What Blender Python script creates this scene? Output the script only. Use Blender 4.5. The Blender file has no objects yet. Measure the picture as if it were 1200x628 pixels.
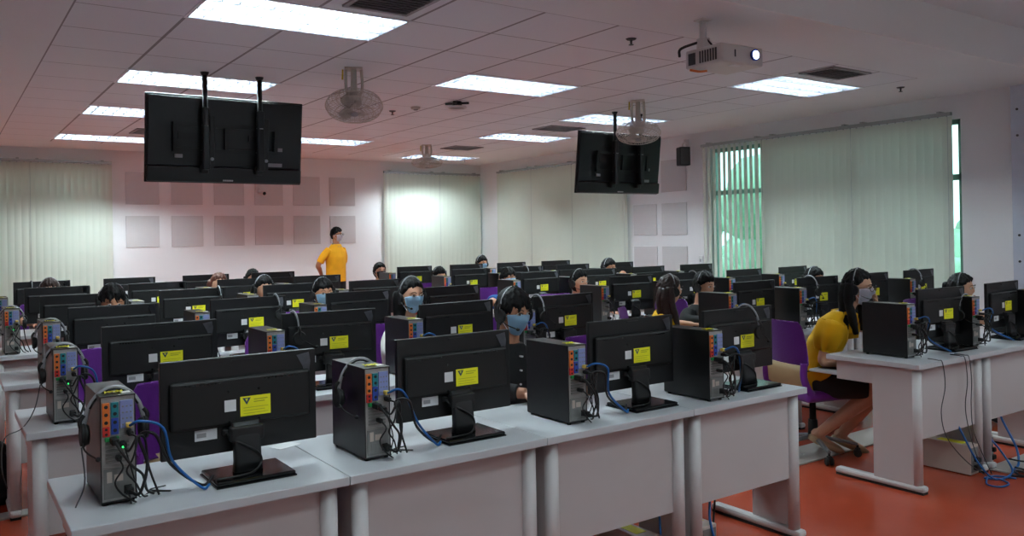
import bpy, bmesh, math, random
from mathutils import Vector, Matrix, noise
R = math.radians
S = bpy.context.scene
C = S.collection
random.seed(7)

# ------------------------------------------------------------------ camera
FPX, CY, YAW, PITCH, ROLL, CAMH = 965.02, 272.50, 0.60945, 0.00362, -0.01749, 1.531
cd = bpy.data.cameras.new('camera'); cam = bpy.data.objects.new('camera', cd); C.objects.link(cam); S.camera = cam
fw = Vector((math.sin(YAW)*math.cos(PITCH), math.cos(YAW)*math.cos(PITCH), math.sin(PITCH)))
r_ = Vector((math.cos(YAW), -math.sin(YAW), 0)); u_ = r_.cross(fw)
rr = math.cos(ROLL)*r_ + math.sin(ROLL)*u_; uu = -math.sin(ROLL)*r_ + math.cos(ROLL)*u_
M = Matrix(((rr.x, uu.x, -fw.x), (rr.y, uu.y, -fw.y), (rr.z, uu.z, -fw.z))).to_4x4()
M.translation = (0, 0, CAMH); cam.matrix_world = M
cd.sensor_width = 36; cd.lens = FPX/1200*36; cd.shift_y = (CY-314)/1200; cd.clip_start = .05; cd.clip_end = 200

# ------------------------------------------------------------------ light and exposure
LAMP_W = 270.0      # emission strength of the ceiling tubes
FRONT_FILL_W = 125.0      # unseen lamps added behind the camera to light the front
SKY = 3.0
S.view_settings.view_transform = 'Standard'; S.view_settings.look = 'None'
S.view_settings.gamma = 1; S.view_settings.use_curve_mapping = False
S.view_settings.exposure = 0.0
w = bpy.data.worlds.new('world'); S.world = w; w.use_nodes = True
bg = w.node_tree.nodes['Background']; bg.inputs[0].default_value = (.78, .92, 1, 1); bg.inputs[1].default_value = SKY

# ------------------------------------------------------------------ materials
def lin(c):
    return tuple((v/255/12.92 if v <= 10 else ((v/255+.055)/1.055)**2.4) for v in c)
def mat(name, rgb, rough=.5, metal=0, var=.06, scale=12, bump=0, spec=.5, emit=0, transl=0, alpha=1, sheen=0):
    m = bpy.data.materials.new(name); m.use_nodes = True; nt = m.node_tree; N = nt.nodes; L = nt.links
    b = N['Principled BSDF']; c = lin(rgb)
    b.inputs['Roughness'].default_value = rough; b.inputs['Metallic'].default_value = metal
    b.inputs['Specular IOR Level'].default_value = spec
    if sheen: b.inputs['Sheen Weight'].default_value = sheen
    tc = N.new('ShaderNodeTexCoord'); nz = N.new('ShaderNodeTexNoise'); nz.inputs['Scale'].default_value = scale
    nz.inputs['Detail'].default_value = 3
    L.new(tc.outputs['Object'], nz.inputs['Vector'])
    mx = N.new('ShaderNodeMix'); mx.data_type = 'RGBA'; mx.inputs[6].default_value = tuple(v*(1-var) for v in c)+(1,)
    mx.inputs[7].default_value = tuple(min(1, v*(1+var)) for v in c)+(1,)
    L.new(nz.outputs['Fac'], mx.inputs[0]); L.new(mx.outputs[2], b.inputs['Base Color'])
    if bump:
        bp = N.new('ShaderNodeBump'); bp.inputs['Strength'].default_value = bump; bp.inputs['Distance'].default_value = .004
        L.new(nz.outputs['Fac'], bp.inputs['Height']); L.new(bp.outputs[0], b.inputs['Normal'])
    if emit:
        b.inputs['Emission Color'].default_value = c+(1,); b.inputs['Emission Strength'].default_value = emit
    if transl:
        t = N.new('ShaderNodeBsdfTranslucent'); t.inputs[0].default_value = c+(1,)
        ms = N.new('ShaderNodeMixShader'); ms.inputs[0].default_value = transl
        L.new(b.outputs[0], ms.inputs[1]); L.new(t.outputs[0], ms.inputs[2]); L.new(ms.outputs[0], N['Material Output'].inputs[0])
    return m
MT = {}
def mk(k, *a, **kw): MT[k] = mat(k, *a, **kw)
mk('wall_paint', (232, 230, 232), .8, var=.015, scale=3)
mk('plaster', (228, 228, 230), .85, var=.02, scale=2)
mk('soffit_paint', (232, 230, 230), .8, var=.02, scale=2)
mk('desk_laminate', (190, 192, 196), .32, var=.02, scale=6)
mk('desk_panel', (190, 184, 184), .42, var=.02, scale=5)
mk('desk_metal', (196, 192, 192), .38, var=.02)
mk('rubber_black', (14, 14, 14), .7)
mk('pc_black', (9, 9, 11), .42, var=.05, scale=60, bump=.05)
mk('pc_steel', (160, 158, 155), .4, .35, var=.25, scale=60)
mk('pc_grey', (128, 128, 126), .5, .3, var=.2, scale=40)
mk('monitor_black', (11, 11, 13), .48, var=.08, scale=150, bump=.04)
mk('monitor_bulge', (8, 8, 9), .55, var=.1, scale=150, bump=.04)
mk('gloss_black', (9, 9, 11), .12)
mk('screen', (8, 9, 12), .15)
mk('sticker_yellow', (232, 226, 22), .6)
mk('sticker_ink', (40, 70, 90), .6)
mk('sticker_line', (165, 165, 30), .6)
mk('label_white', (215, 214, 216), .6)
mk('label_grey', (150, 148, 150), .5, .2)
mk('band_silver', (150, 150, 154), .35, .4); mk('foil', (112, 112, 120), .3, .6, var=.3, scale=40)
mk('port_orange', (214, 110, 40), .5); mk('port_red', (196, 40, 34), .5)
mk('port_teal', (20, 120, 130), .5); mk('port_blue', (40, 70, 160), .5); mk('port_green', (24, 140, 70), .5)
mk('port_lilac', (130, 140, 190), .5)
mk('cable_black', (12, 12, 13), .5); mk('cable_blue', (20, 92, 160), .45); mk('cable_grey', (70, 70, 74), .5)
mk('plug_yellow', (220, 190, 90), .4)
mk('led_green', (60, 255, 120), .4, emit=2.5)
mk('chair_purple', (100, 14, 134), .75, var=.12, scale=60, bump=.25, sheen=.25)
mk('chair_tan', (160, 138, 100), .7)
mk('chair_grey', (130, 130, 132), .35, .6)
mk('ups_beige', (190, 176, 166), .5)
mk('blind', (214, 217, 206), .75, var=.03, scale=4, transl=.10)
mk('aluminium', (170, 172, 172), .35, .7)
mk('window_frame', (120, 150, 140), .4, .3)
mk('tv_black', (15, 15, 19), .3, var=.08, scale=3)
mk('tv_mount', (6, 6, 7), .45)
mk('fan_grey', (196, 188, 178), .45)
mk('fan_yellow', (200, 180, 40), .5)
mk('projector_white', (205, 198, 196), .4)
mk('lens_glow', (205, 225, 255), .2, emit=12)
mk('vent_dark', (60, 58, 60), .6); mk('vent_grey', (150, 146, 148), .5)
mk('reflector', (84, 85, 94), .3, .0, spec=.6); mk('lamp_trim', (220, 220, 224), .5)
mk('tube_light', (226, 246, 250), .5, emit=LAMP_W)
mk('tube_front_fill', (226, 246, 250), .5, emit=FRONT_FILL_W)
mk('skin', (196, 146, 118), .5, var=.04); mk('skin_tan', (168, 116, 88), .5, var=.04)
mk('hair_black', (12, 10, 11), .62, var=.5, scale=90, bump=.6, spec=.2)
mk('hair_brown', (44, 28, 26), .5, var=.4, scale=90, bump=.6, spec=.3)
mk('hair_red', (84, 44, 32), .5, var=.4, scale=90, bump=.5)
mk('mask_blue', (172, 210, 236), .8, var=.03); mk('mask_white', (232, 228, 240), .8, var=.02); mk('mask_black', (18, 18, 20), .8)
mk('cloth_yellow', (226, 176, 10), .85, var=.12, scale=14, bump=.35); mk('cloth_polo', (222, 156, 6), .85, var=.12, scale=14, bump=.35)
mk('cloth_black', (16, 16, 18), .85, var=.2, scale=20, bump=.3); mk('cloth_blue', (22, 78, 150), .85, var=.1, bump=.3)
mk('cloth_orange', (214, 84, 30), .85, var=.1, bump=.3); mk('cloth_white', (200, 196, 190), .85); mk('cloth_grey', (110, 106, 112), .85)
mk('shoe_beige', (176, 146, 112), .5); mk('eye_white', (215, 210, 206), .3); mk('iris', (26, 16, 12), .2)
mk('glasses_frame', (46, 26, 26), .3); mk('lip', (150, 80, 72), .5)
mk('bag_black', (16, 17, 18), .8, var=.3, scale=20, bump=.5)
mk('paper', (222, 222, 224), .7)
mk('speaker_black', (14, 14, 16), .6, bump=.1, scale=200)
mk('whiteboard', (196, 200, 214), .35, .1)
mk('trunking', (178, 172, 166), .3, .2, var=.04)
mk('foliage', (160, 192, 168), .8, var=.5, scale=3); mk('bark', (84, 70, 56), .9); mk('ground', (120, 140, 110), .9)

def acoustic():
    m = mat('acoustic_board', (206, 201, 202), .9, var=.02); nt = m.node_tree; N = nt.nodes; L = nt.links
    tc = N.new('ShaderNodeTexCoord'); v = N.new('ShaderNodeTexVoronoi'); v.inputs['Scale'].default_value = 45; v.inputs['Randomness'].default_value = 0
    L.new(tc.outputs['Object'], v.inputs['Vector'])
    bp = N.new('ShaderNodeBump'); bp.inputs['Strength'].default_value = .4; bp.inputs['Distance'].default_value = .003
    L.new(v.outputs['Distance'], bp.inputs['Height']); L.new(bp.outputs[0], N['Principled BSDF'].inputs['Normal'])
    return m
MT['acoustic'] = acoustic()

def floor_mat():
    m = bpy.data.materials.new('floor_epoxy'); m.use_nodes = True; nt = m.node_tree; N = nt.nodes; L = nt.links
    b = N['Principled BSDF']; tc = N.new('ShaderNodeTexCoord')
    n1 = N.new('ShaderNodeTexNoise'); n1.inputs['Scale'].default_value = 1.3; n1.inputs['Detail'].default_value = 6
    L.new(tc.outputs['Object'], n1.inputs['Vector'])
    cr = N.new('ShaderNodeValToRGB'); e = cr.color_ramp.elements
    e[0].color = lin((160, 62, 38))+(1,); e[1].color = lin((178, 76, 50))+(1,); e[0].position = .3; e[1].position = .7
    L.new(n1.outputs['Fac'], cr.inputs[0]); L.new(cr.outputs[0], b.inputs['Base Color'])
    n2 = N.new('ShaderNodeTexNoise'); n2.inputs['Scale'].default_value = 5; n2.inputs['Detail'].default_value = 4
    L.new(tc.outputs['Object'], n2.inputs['Vector'])
    mr = N.new('ShaderNodeMapRange'); mr.inputs['To Min'].default_value = .16; mr.inputs['To Max'].default_value = .3
    L.new(n2.outputs['Fac'], mr.inputs['Value']); L.new(mr.outputs[0], b.inputs['Roughness'])
    bp = N.new('ShaderNodeBump'); bp.inputs['Strength'].default_value = .12; bp.inputs['Distance'].default_value = .01
    L.new(n2.outputs['Fac'], bp.inputs['Height']); L.new(bp.outputs[0], b.inputs['Normal'])
    return m
MT['floor'] = floor_mat()

TX0, TX1, TY0, TY1, TS = .64, 7.24, 3.96, 12.36, .6
def tile_mat():
    m = bpy.data.materials.new('ceiling_tile'); m.use_nodes = True; nt = m.node_tree; N = nt.nodes; L = nt.links
    b = N['Principled BSDF']; b.inputs['Roughness'].default_value = .9
    tc = N.new('ShaderNodeTexCoord'); sx = N.new('ShaderNodeSeparateXYZ'); L.new(tc.outputs['Object'], sx.inputs[0])
    def M_(op, a, bb=None):
        n = N.new('ShaderNodeMath'); n.operation = op
        for i, v in ((0, a), (1, bb)):
            if v is None: continue
            if isinstance(v, (int, float)): n.inputs[i].default_value = v
            else: L.new(v, n.inputs[i])
        return n.outputs[0]
    def line(o, off, wd):
        t = M_('FRACT', M_('DIVIDE', M_('SUBTRACT', o, off-60), TS))
        d = M_('ABSOLUTE', M_('SUBTRACT', t, .5))
        return M_('GREATER_THAN', d, .5-wd)
    fac = M_('MAXIMUM', line(sx.outputs[0], TX0, .017), line(sx.outputs[1], TY0, .008))
    nz = N.new('ShaderNodeTexNoise'); nz.inputs['Scale'].default_value = 220; L.new(tc.outputs['Object'], nz.inputs['Vector'])
    mx = N.new('ShaderNodeMix'); mx.data_type = 'RGBA'; L.new(fac, mx.inputs[0])
    mx.inputs[6].default_value = lin((226, 226, 230))+(1,); mx.inputs[7].default_value = lin((150, 144, 146))+(1,)
    L.new(mx.outputs[2], b.inputs['Base Color'])
    bp = N.new('ShaderNodeBump'); bp.inputs['Strength'].default_value = .15; bp.inputs['Distance'].default_value = .002
    L.new(nz.outputs['Fac'], bp.inputs['Height']); L.new(bp.outputs[0], b.inputs['Normal'])
    return m
MT['tile'] = tile_mat()
def glass_mat():
    m = bpy.data.materials.new('window_glass'); m.use_nodes = True; nt = m.node_tree; N = nt.nodes; L = nt.links
    t = N.new('ShaderNodeBsdfTransparent'); t.inputs[0].default_value = (.78, .95, .90, 1)
    g = N.new('ShaderNodeBsdfGlossy'); g.inputs['Roughness'].default_value = .03
    fr = N.new('ShaderNodeFresnel'); fr.inputs[0].default_value = 1.45
    ms = N.new('ShaderNodeMixShader'); L.new(fr.outputs[0], ms.inputs[0]); L.new(t.outputs[0], ms.inputs[1]); L.new(g.outputs[0], ms.inputs[2])
    L.new(ms.outputs[0], N['Material Output'].inputs[0]); return m
MT['glass'] = glass_mat()
def lens_mat():
    m = bpy.data.materials.new('spectacle_lens'); m.use_nodes = True; nt = m.node_tree; N = nt.nodes; L = nt.links
    t = N.new('ShaderNodeBsdfTransparent'); g = N.new('ShaderNodeBsdfGlossy'); g.inputs['Roughness'].default_value = .02
    ms = N.new('ShaderNodeMixShader'); ms.inputs[0].default_value = .12; L.new(t.outputs[0], ms.inputs[1]); L.new(g.outputs[0], ms.inputs[2])
    L.new(ms.outputs[0], N['Material Output'].inputs[0]); return m
MT['lens'] = lens_mat()

# ------------------------------------------------------------------ mesh helpers
def nb(): return bmesh.new()
def box(bm, c, s, bev=0, mi=0, rot=None, seg=2):
    r = bmesh.ops.create_cube(bm, size=1); vs = r['verts']
    bmesh.ops.scale(bm, vec=s, verts=vs)
    fs = list({f for v in vs for f in v.link_faces})
    if bev:
        es = list({e for v in vs for e in v.link_edges})
        rb = bmesh.ops.bevel(bm, geom=es, offset=bev, segments=seg, profile=.5, affect='EDGES')
        vs = list({v for f in rb['faces'] for v in f.verts} | {v for v in vs if v.is_valid})
        fs = list({f for v in vs for f in v.link_faces})
    for f in fs: f.material_index = mi
    if rot: bmesh.ops.rotate(bm, cent=(0, 0, 0), matrix=rot, verts=vs)
    bmesh.ops.translate(bm, vec=c, verts=vs); return vs
def bx(bm, x0, x1, y0, y1, z0, z1, bev=0, mi=0): return box(bm, ((x0+x1)/2, (y0+y1)/2, (z0+z1)/2), (x1-x0, y1-y0, z1-z0), bev, mi)
def frame_of(d):
    d = d.normalized(); a = Vector((0, 0, 1)) if abs(d.z) < .9 else Vector((0, 1, 0))
    u = a.cross(d).normalized(); return u, d.cross(u)
def cyl(bm, p0, p1, r0, r1=None, seg=16, mi=0, cap=True):
    if r1 is None: r1 = r0
    p0 = Vector(p0); p1 = Vector(p1); u, v = frame_of(p1-p0); A = []; B = []
    for i in range(seg):
        a = 2*math.pi*i/seg; d = u*math.cos(a)+v*math.sin(a)
        A.append(bm.verts.new(p0+d*r0)); B.append(bm.verts.new(p1+d*r1))
    for i in range(seg):
        j = (i+1) % seg; f = bm.faces.new((A[i], A[j], B[j], B[i])); f.material_index = mi; f.smooth = True
    if cap:
        f = bm.faces.new(A[::-1]); f.material_index = mi; f = bm.faces.new(B); f.material_index = mi
def spline(pts, n=6):
    P = [Vector(p) for p in pts]; 
    if len(P) < 3: return P
    Q = [P[0]*2-P[1]]+P+[P[-1]*2-P[-2]]; out = []
    for i in range(1, len(Q)-2):
        for k in range(n):
            t = k/n; a, b, c, d = Q[i-1], Q[i], Q[i+1], Q[i+2]
            out.append(.5*((2*b)+(c-a)*t+(2*a-5*b+4*c-d)*t*t+(3*b-a-3*c+d)*t**3))
    out.append(P[-1]); return out
def tube(bm, pts, r, seg=8, mi=0, n=6, sm=True, flat=1, up=None, closed=False):
    P = spline(pts, n) if sm else [Vector(p) for p in pts]
    rad = r if callable(r) else (lambda t: r)
    rings = []; u = None
    for i, p in enumerate(P):
        d = (P[min(i+1, len(P)-1)]-P[max(i-1, 0)]).normalized()
        if up is not None: u = Vector(up).cross(d).normalized()
        elif u is None: u, _ = frame_of(d)
        else:
            u = u-d*u.dot(d)
            u = u.normalized() if u.length > 1e-6 else frame_of(d)[0]
        v = d.cross(u); q = rad(i/(len(P)-1))
        rings.append([bm.verts.new(p+u*math.cos(2*math.pi*k/seg)*q+v*math.sin(2*math.pi*k/seg)*q*flat) for k in range(seg)])
    for a, b in zip(rings, rings[1:]):
        for k in range(seg):
            f = bm.faces.new((a[k], a[(k+1) % seg], b[(k+1) % seg], b[k])); f.smooth = True; f.material_index = mi
    f = bm.faces.new(rings[0][::-1]); f.material_index = mi; f = bm.faces.new(rings[-1]); f.material_index = mi
def ell(bm, c, s, sub=3, mi=0, rot=None):
    r = bmesh.ops.create_icosphere(bm, subdivisions=sub, radius=1); vs = r['verts']
    bmesh.ops.scale(bm, vec=s, verts=vs)
    if rot: bmesh.ops.rotate(bm, cent=(0, 0, 0), matrix=rot, verts=vs)
    bmesh.ops.translate(bm, vec=c, verts=vs)
    for v in vs:
        for f in v.link_faces: f.smooth = True; f.material_index = mi
    return vs
def loft(bm, rings, seg=20, mi=0, pw=2.0):
    # rings: (centre, rx, ry[, tilt]) horizontal ellipses; superellipse power pw
    RR = []
    for c in rings:
        ctr = Vector(c[0]); rx, ry = c[1], c[2]; tl = c[3] if len(c) > 3 else 0
        ring = []
        for k in range(seg):
            a = 2*math.pi*k/seg; ca, sa = math.cos(a), math.sin(a)
            x = rx*math.copysign(abs(ca)**(2/pw), ca); y = ry*math.copysign(abs(sa)**(2/pw), sa)
            ring.append(bm.verts.new(ctr+Vector((x, y*math.cos(tl), y*math.sin(tl)))))
        RR.append(ring)
    for a, b in zip(RR, RR[1:]):
        for k in range(seg):
            f = bm.faces.new((a[k], a[(k+1) % seg], b[(k+1) % seg], b[k])); f.smooth = True; f.material_index = mi
    for rg, rev in ((RR[0], True), (RR[-1], False)):
        f = bm.faces.new(rg[::-1] if rev else rg); f.material_index = mi
def obj(name, bm, mats, parent=None, loc=None, smooth=False):
    bmesh.ops.recalc_face_normals(bm, faces=bm.faces)
    me = bpy.data.meshes.new(name); bm.to_mesh(me); bm.free()
    if smooth:
        for p in me.polygons: p.use_smooth = True
    for m in (mats if isinstance(mats, (list, tuple)) else [mats]): me.materials.append(MT[m] if isinstance(m, str) else m)
    o = bpy.data.objects.new(name, me); C.objects.link(o)
    if parent: o.parent = parent
    if loc: o.location = loc
    return o
def tag(o, label=None, cat=None, group=None, kind=None):
    if label: o['label'] = label
    if cat: o['category'] = cat
    if group: o['group'] = group
    if kind: o['kind'] = kind
    return o
def thing(name, label, cat, loc=(0, 0, 0), rz=0, group=None):
    o = bpy.data.objects.new(name, None); C.objects.link(o); o.empty_display_size = .1
    o.location = loc; o.rotation_euler = (0, 0, rz); return tag(o, label, cat, group)
def kids(o): return [c for c in KID.get(o.name, [])]
def copytree(root, label=None, loc=None, rz=None, skip=()):
    def cp(o, par):
        c = o.copy(); C.objects.link(c); c.parent = par
        for ch in list(o.children):
            if ch.name.split('.')[0] in skip: continue
            cp(ch, c)
        return c
    c = cp(root, None)
    if label: c['label'] = label
    if loc is not None: c.location = loc
    if rz is not None: c.rotation_euler = (0, 0, rz)
    return c
def struct(name, bm, m): return tag(obj(name, bm, m), kind='structure')

# ------------------------------------------------------------------ the room
HC = 2.88; XR = 8.5; YB = 13.2; YS = 3.22; HS = 3.2; XL = -1.2; YN = -2.6
bm = nb(); bx(bm, XL-.1, XR+.2, YN-.1, YB+.2, -.1, 0); struct('floor', bm, 'floor')
bm = nb(); bx(bm, XL+.01, XR-.07, YN+.01, .6, .0005, .16, .01); struct('floor_bounce_platform', bm, 'desk_panel')  # unseen pale platform, added to bounce neutral light onto the ceiling
bm = nb(); bx(bm, XL-.12, XL, YN-.1, YB+.1, 0, 3.4); struct('wall_left', bm, 'wall_paint')
bm = nb(); bx(bm, XL-.1, XR+.1, YN-.12, YN, 0, 3.4); struct('wall_front', bm, 'wall_paint')
WZ0, WZ1 = .55, 2.64
def wall_holes(name, axis, pos, th, lo, hi, holes, top):
    bm = nb(); cur = lo
    def seg(a, b, z0, z1):
        if axis == 'x': bx(bm, a, b, pos, pos+th, z0, z1)
        else: bx(bm, pos, pos+th, a, b, z0, z1)
    for a, b in holes:
        seg(cur, a, 0, top); seg(a, b, 0, WZ0); seg(a, b, WZ1, top); cur = b
    seg(cur, hi, 0, top); return struct(name, bm, 'wall_paint')
backh = [(-.2, 2.04), (6.47, 8.45)]; righth = [(4.22, 7.52), (9.14, 12.46)]
wall_holes('wall_back', 'x', YB, .16, XL-.1, XR+.16, backh, 3.4)
wall_holes('wall_right', 'y', XR, .16, YN-.1, YB, righth, 3.4)
def window(n, axis, pos, a, b, trans=2.05, mull=()):
    f = nb(); g = nb()
    def fb(bm, u0, u1, z0, z1, d0=.05, d1=.11):
        if axis == 'x': bx(bm, u0, u1, pos+d0, pos+d1, z0, z1)
        else: bx(bm, pos+d0, pos+d1, u0, u1, z0, z1)
    t = .05
    fb(f, a, a+t, WZ0, WZ1); fb(f, b-t, b, WZ0, WZ1); fb(f, a, b, WZ0, WZ0+t); fb(f, a, b, WZ1-t, WZ1)
    fb(f, a, b, trans-.03, trans+.03)
    for q in mull: fb(f, q-.03, q+.03, WZ0, WZ1)
    fb(g, a+.02, b-.02, WZ0+.02, WZ1-.02, .075, .083)
    root = thing(f'window_{n}', None, None); root['kind'] = 'structure'
    obj('window_frame', f, 'window_frame', root); obj('window_pane', g, 'glass', root)
window(1, 'y', XR, 4.22, 7.52, mull=(5.36, 6.5)); window(2, 'y', XR, 9.14, 12.46, mull=(10.3, 11.4))
window(3, 'x', YB, -.2, 2.04, mull=(1.02,)); window(4, 'x', YB, 6.47, 8.45, mull=(7.5,))
# baseboards
bm = nb(); bx(bm, XL, XR, YB-.012, YB, 0, .1); struct('baseboard_back', bm, 'desk_panel')
bm = nb(); bx(bm, XR-.012, XR, YN, YB-.012, 0, .1); struct('baseboard_right', bm, 'desk_panel')

# ceiling with openings for the troffers
LAMPS = [(1.24, 4.56), (1.24, 6.96), (1.24, 8.97), (1.24, 11.44), (3.64, 5.80), (3.80, 10.52), (6.04, 4.50), (6.04, 7.02), (6.08, 8.92), (6.44, 11.90)]
LW, LD = 1.2, .6
bmc = nb(); bmg = nb()
xs = sorted({XL, XR, TX0, TX1}|{l[0] for l in LAMPS}|{l[0]+LW for l in LAMPS})
ys = sorted({YS, YB, TY0, TY1}|{l[1] for l in LAMPS}|{l[1]+LD for l in LAMPS})
def quadgrid(xs, ys, z, holes, pick):
    for x0, x1 in zip(xs, xs[1:]):
        for y0, y1 in zip(ys, ys[1:]):
            cx, cy = (x0+x1)/2, (y0+y1)/2
            if any(l[0] < cx < l[0]+LW and l[1] < cy < l[1]+LD for l in holes): continue
            b = pick(cx, cy); vs = [b.verts.new(q) for q in ((x0, y0, z), (x0, y1, z), (x1, y1, z), (x1, y0, z))]; b.faces.new(vs)
quadgrid(xs, ys, HC, LAMPS, lambda x, y: bmc if TX0 < x < TX1 and TY0 < y < TY1 else bmg)
bm2 = nb(); bx(bm2, XL, XR, YS, YB, HC+.3, HC+.34)       # slab above the tiles
struct('ceiling', bmc, 'tile'); struct('ceiling_border', bmg, 'plaster'); struct('ceiling_slab', bm2, 'plaster')
bm = nb(); bx(bm, XL, XR, YS-.004, YS+.02, HC, HS+.02); struct('ceiling_step', bm, 'soffit_paint')
FL = [(.4, .3), (.4, 1.7), (3.2, .3), (6.2, .6), (3.2, -1.2), (6.2, -1.2)]  # unseen lamps, added to light the front end and ease the red cast
bm = nb(); quadgrid(sorted({XL, XR}|{l[0] for l in FL}|{l[0]+LW for l in FL}), sorted({YN, YS}|{l[1] for l in FL}|{l[1]+LD for l in FL}), HS, FL, lambda x, y: bm)
struct('ceiling_front', bm, 'plaster')

# outside
bm = nb(); bx(bm, XR+.5, 40, -20, 50, -3.1, -3.0); bx(bm, -20, XR+.5, YB+.5, 50, -3.1, -3.0); tag(obj('ground', bm, 'ground'), kind='structure')
def tree(x, y, h, r, lab, seed):
    rnd = random.Random(seed)
    t = thing('tree', lab, 'tree', (x, y, -3), 0, 'trees outside the windows')
    b = nb(); cyl(b, (0, 0, 0), (0, 0, h*.6), .18, .1, 10); obj('trunk', b, 'bark', t)
    b = nb()
    for i in range(34):
        a = rnd.uniform(0, 6.28); q = rnd.uniform(0, r); z = h*rnd.uniform(.25, 1)
        k = rnd.uniform(.3, .65)*r*.6
        vs = ell(b, (0, 0, 0), (k, k, k*.8), 2)
        for v in vs: v.co += v.co.normalized()*noise.noise(v.co*3+Vector((i, 0, 0)))*.25*k
        bmesh.ops.translate(b, vec=(q*math.cos(a), q*math.sin(a), z), verts=vs)
    obj('foliage', b, 'foliage', t)
for i, (x, y, h, r, wd) in enumerate([(16.0, 11.2, 5.6, 2.0, 'bushy green tree outside the slightly open window blind'), (19.5, 15.5, 5.0, 2.1, 'green tree outside beyond the open blind, further along the wall'),
        (15.5, 7.2, 5.0, 1.8, 'green tree outside behind the closed blinds near the white panel'), (17, 22.5, 5.2, 2.2, 'green tree outside the far side window'), (8, 20, 5, 2, 'green tree outside the right back window')]):
    tree(x, y, h, r, wd, i)

# ------------------------------------------------------------------ ceiling lamps
def make_lamp(tubem, nt):
    t = thing('ceiling_light', 'x', 'ceiling light', (0, 0, HC), 0, 'recessed louvred ceiling lights')
    b = nb()
    for x0, x1, y0, y1 in ((0, LW, 0, .012), (0, LW, LD-.012, LD), (0, .012, 0, LD), (LW-.012, LW, 0, LD)):
        bx(b, x0, x1, y0, y1, -.004, .09)
    bx(b, 0, LW, 0, LD, .085, .09)
    obj('housing', b, 'reflector', t)
    b = nb()
    for x0, x1, y0, y1 in ((-.012, LW+.012, -.012, .003), (-.012, LW+.012, LD-.003, LD+.012), (-.012, .003, .003, LD-.003), (LW-.003, LW+.012, .003, LD-.003)): bx(b, x0, x1, y0, y1, -.006, -.0005)
    obj('trim', b, 'lamp_trim', t)
    b = nb()
    for i in range(1, nt): bx(b, .012, LW-.012, LD*i/nt-.006, LD*i/nt+.006, .0, .055)
    nx = 12
    for i in range(1, nx):
        x = LW*i/nx; box(b, (x, LD/2, .0275), (.003, LD-.024, .05))
    obj('louver', b, 'reflector', t)
    for i in range(nt):
        b = nb(); y = LD*(i+.5)/nt; cyl(b, (.03, y, .067), (LW-.03, y, .067), .013, seg=8); obj('tube', b, tubem, t)
    return t
lamp0 = make_lamp('tube_light', 3)
lab = ['nearest of the louvred lights above the left screen', 'louvred light just above the left hanging screen', 'louvred light left of the left hanging screen, middle of three', 'farthest louvred light at the left, near the left blinds',
       'louvred light in the middle of the ceiling beyond the small dome', 'far louvred light whose end shows right of the left screen', 'bright light at the right beside the vent, past the projector', 'louvred light directly above the right hanging screen',
       'louvred light just left of the right hanging screen', 'farthest light behind the small fan by the back blinds']
for i, (x, y) in enumerate(LAMPS):
    o = lamp0 if i == 0 else copytree(lamp0); o.location = (x, y, HC); o['label'] = lab[i]
lampf = make_lamp('tube_front_fill', 2)
for i, (x, y) in enumerate(FL):
    o = lampf if i == 0 else copytree(lampf); o.location = (x, y, HS); o['label'] = 'added unseen louvred light of the raised front ceiling, '+('nearest the left wall', 'left, closest to the ceiling step', 'middle, nearer the ceiling step', 'right, nearer the ceiling step', 'middle, nearest the front wall', 'right, nearest the front wall')[i]; o['group'] = 'added unseen lights of the raised front ceiling'

# ------------------------------------------------------------------ blinds
def blind(axis, pos, a, b, label, open_=0.0, sp=.088, zt=2.69, zb=.45, sd=0):
    rnd = random.Random(sd); n = max(2, int(round((b-a)/sp))); root = thing('vertical_blind', label, 'window blind', (0, 0, 0), 0, 'vertical window blinds')
    rail = nb(); sl = nb(); ch = nb(); off = -.07
    def P(u, d, z): return Vector((u, pos+d, z)) if axis == 'x' else Vector((pos+d, u, z))
    def abox(bm, u0, u1, d0, d1, z0, z1, bev=0):
        if axis == 'x': bx(bm, u0, u1, pos+d0, pos+d1, z0, z1, bev)
        else: bx(bm, pos+d0, pos+d1, u0, u1, z0, z1, bev)
    abox(rail, a, b, off-.022, off+.022, zt-.02, zt+.015, .004)
    for q in (a+.12, b-.12): abox(rail, q-.015, q+.015, off-.03, -.001, zt+.012, zt+.03)
    for i in range(n):
        u = a+(i+.5)*(b-a)/n
        ang = R(15+rnd.uniform(-3, 3)) if not open_ else R(open_+rnd.uniform(-4, 4))
        w2 = .0475; cu, su = math.cos(ang)*w2, math.sin(ang)*w2
        cols = []
        for k in range(5):
            t = k/4*2-1; bow = .006*(1-t*t)
            du, dd = cu*t-math.sin(ang)*bow, su*t+math.cos(ang)*bow
            cols.append((sl.verts.new(P(u+du, off-dd, zb)), sl.verts.new(P(u+du, off-dd, zt-.03))))
        for p, q in zip(cols, cols[1:]):
            f = sl.faces.new((p[0], q[0], q[1], p[1])); f.smooth = True
        abox(rail, u-.006, u+.006, off-.004, off+.004, zt-.04, zt-.018)
    tube(ch, [P(a+.03, off-.02, zt-.02), P(a+.03, off-.025, 1.6), P(a+.035, off-.02, 1.0)], .0025, 5)
    obj('headrail', rail, 'aluminium', root); obj('slats', sl, 'blind', root); obj('pull_chain', ch, 'aluminium', root)
blind('x', YB, -.25, 1.035, 'pale green vertical blind at the far left edge of the back wall', sd=1)
blind('x', YB, 1.03, 2.09, 'closed pale blind left of the wall panels, second from left', sd=2)
blind('x', YB, 6.44, 7.53, 'closed pale blind on the back wall right of the standing man', sd=3)
blind('x', YB, 7.53, 8.44, 'closed pale blind on the back wall next to the room corner', sd=4)
blind('y', XR, 11.42, 12.52, 'narrow pale blind on the right wall next to the room corner', sd=5)
blind('y', XR, 10.31, 11.43, 'closed pale blind on the far right wall, middle of three', sd=6)
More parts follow.
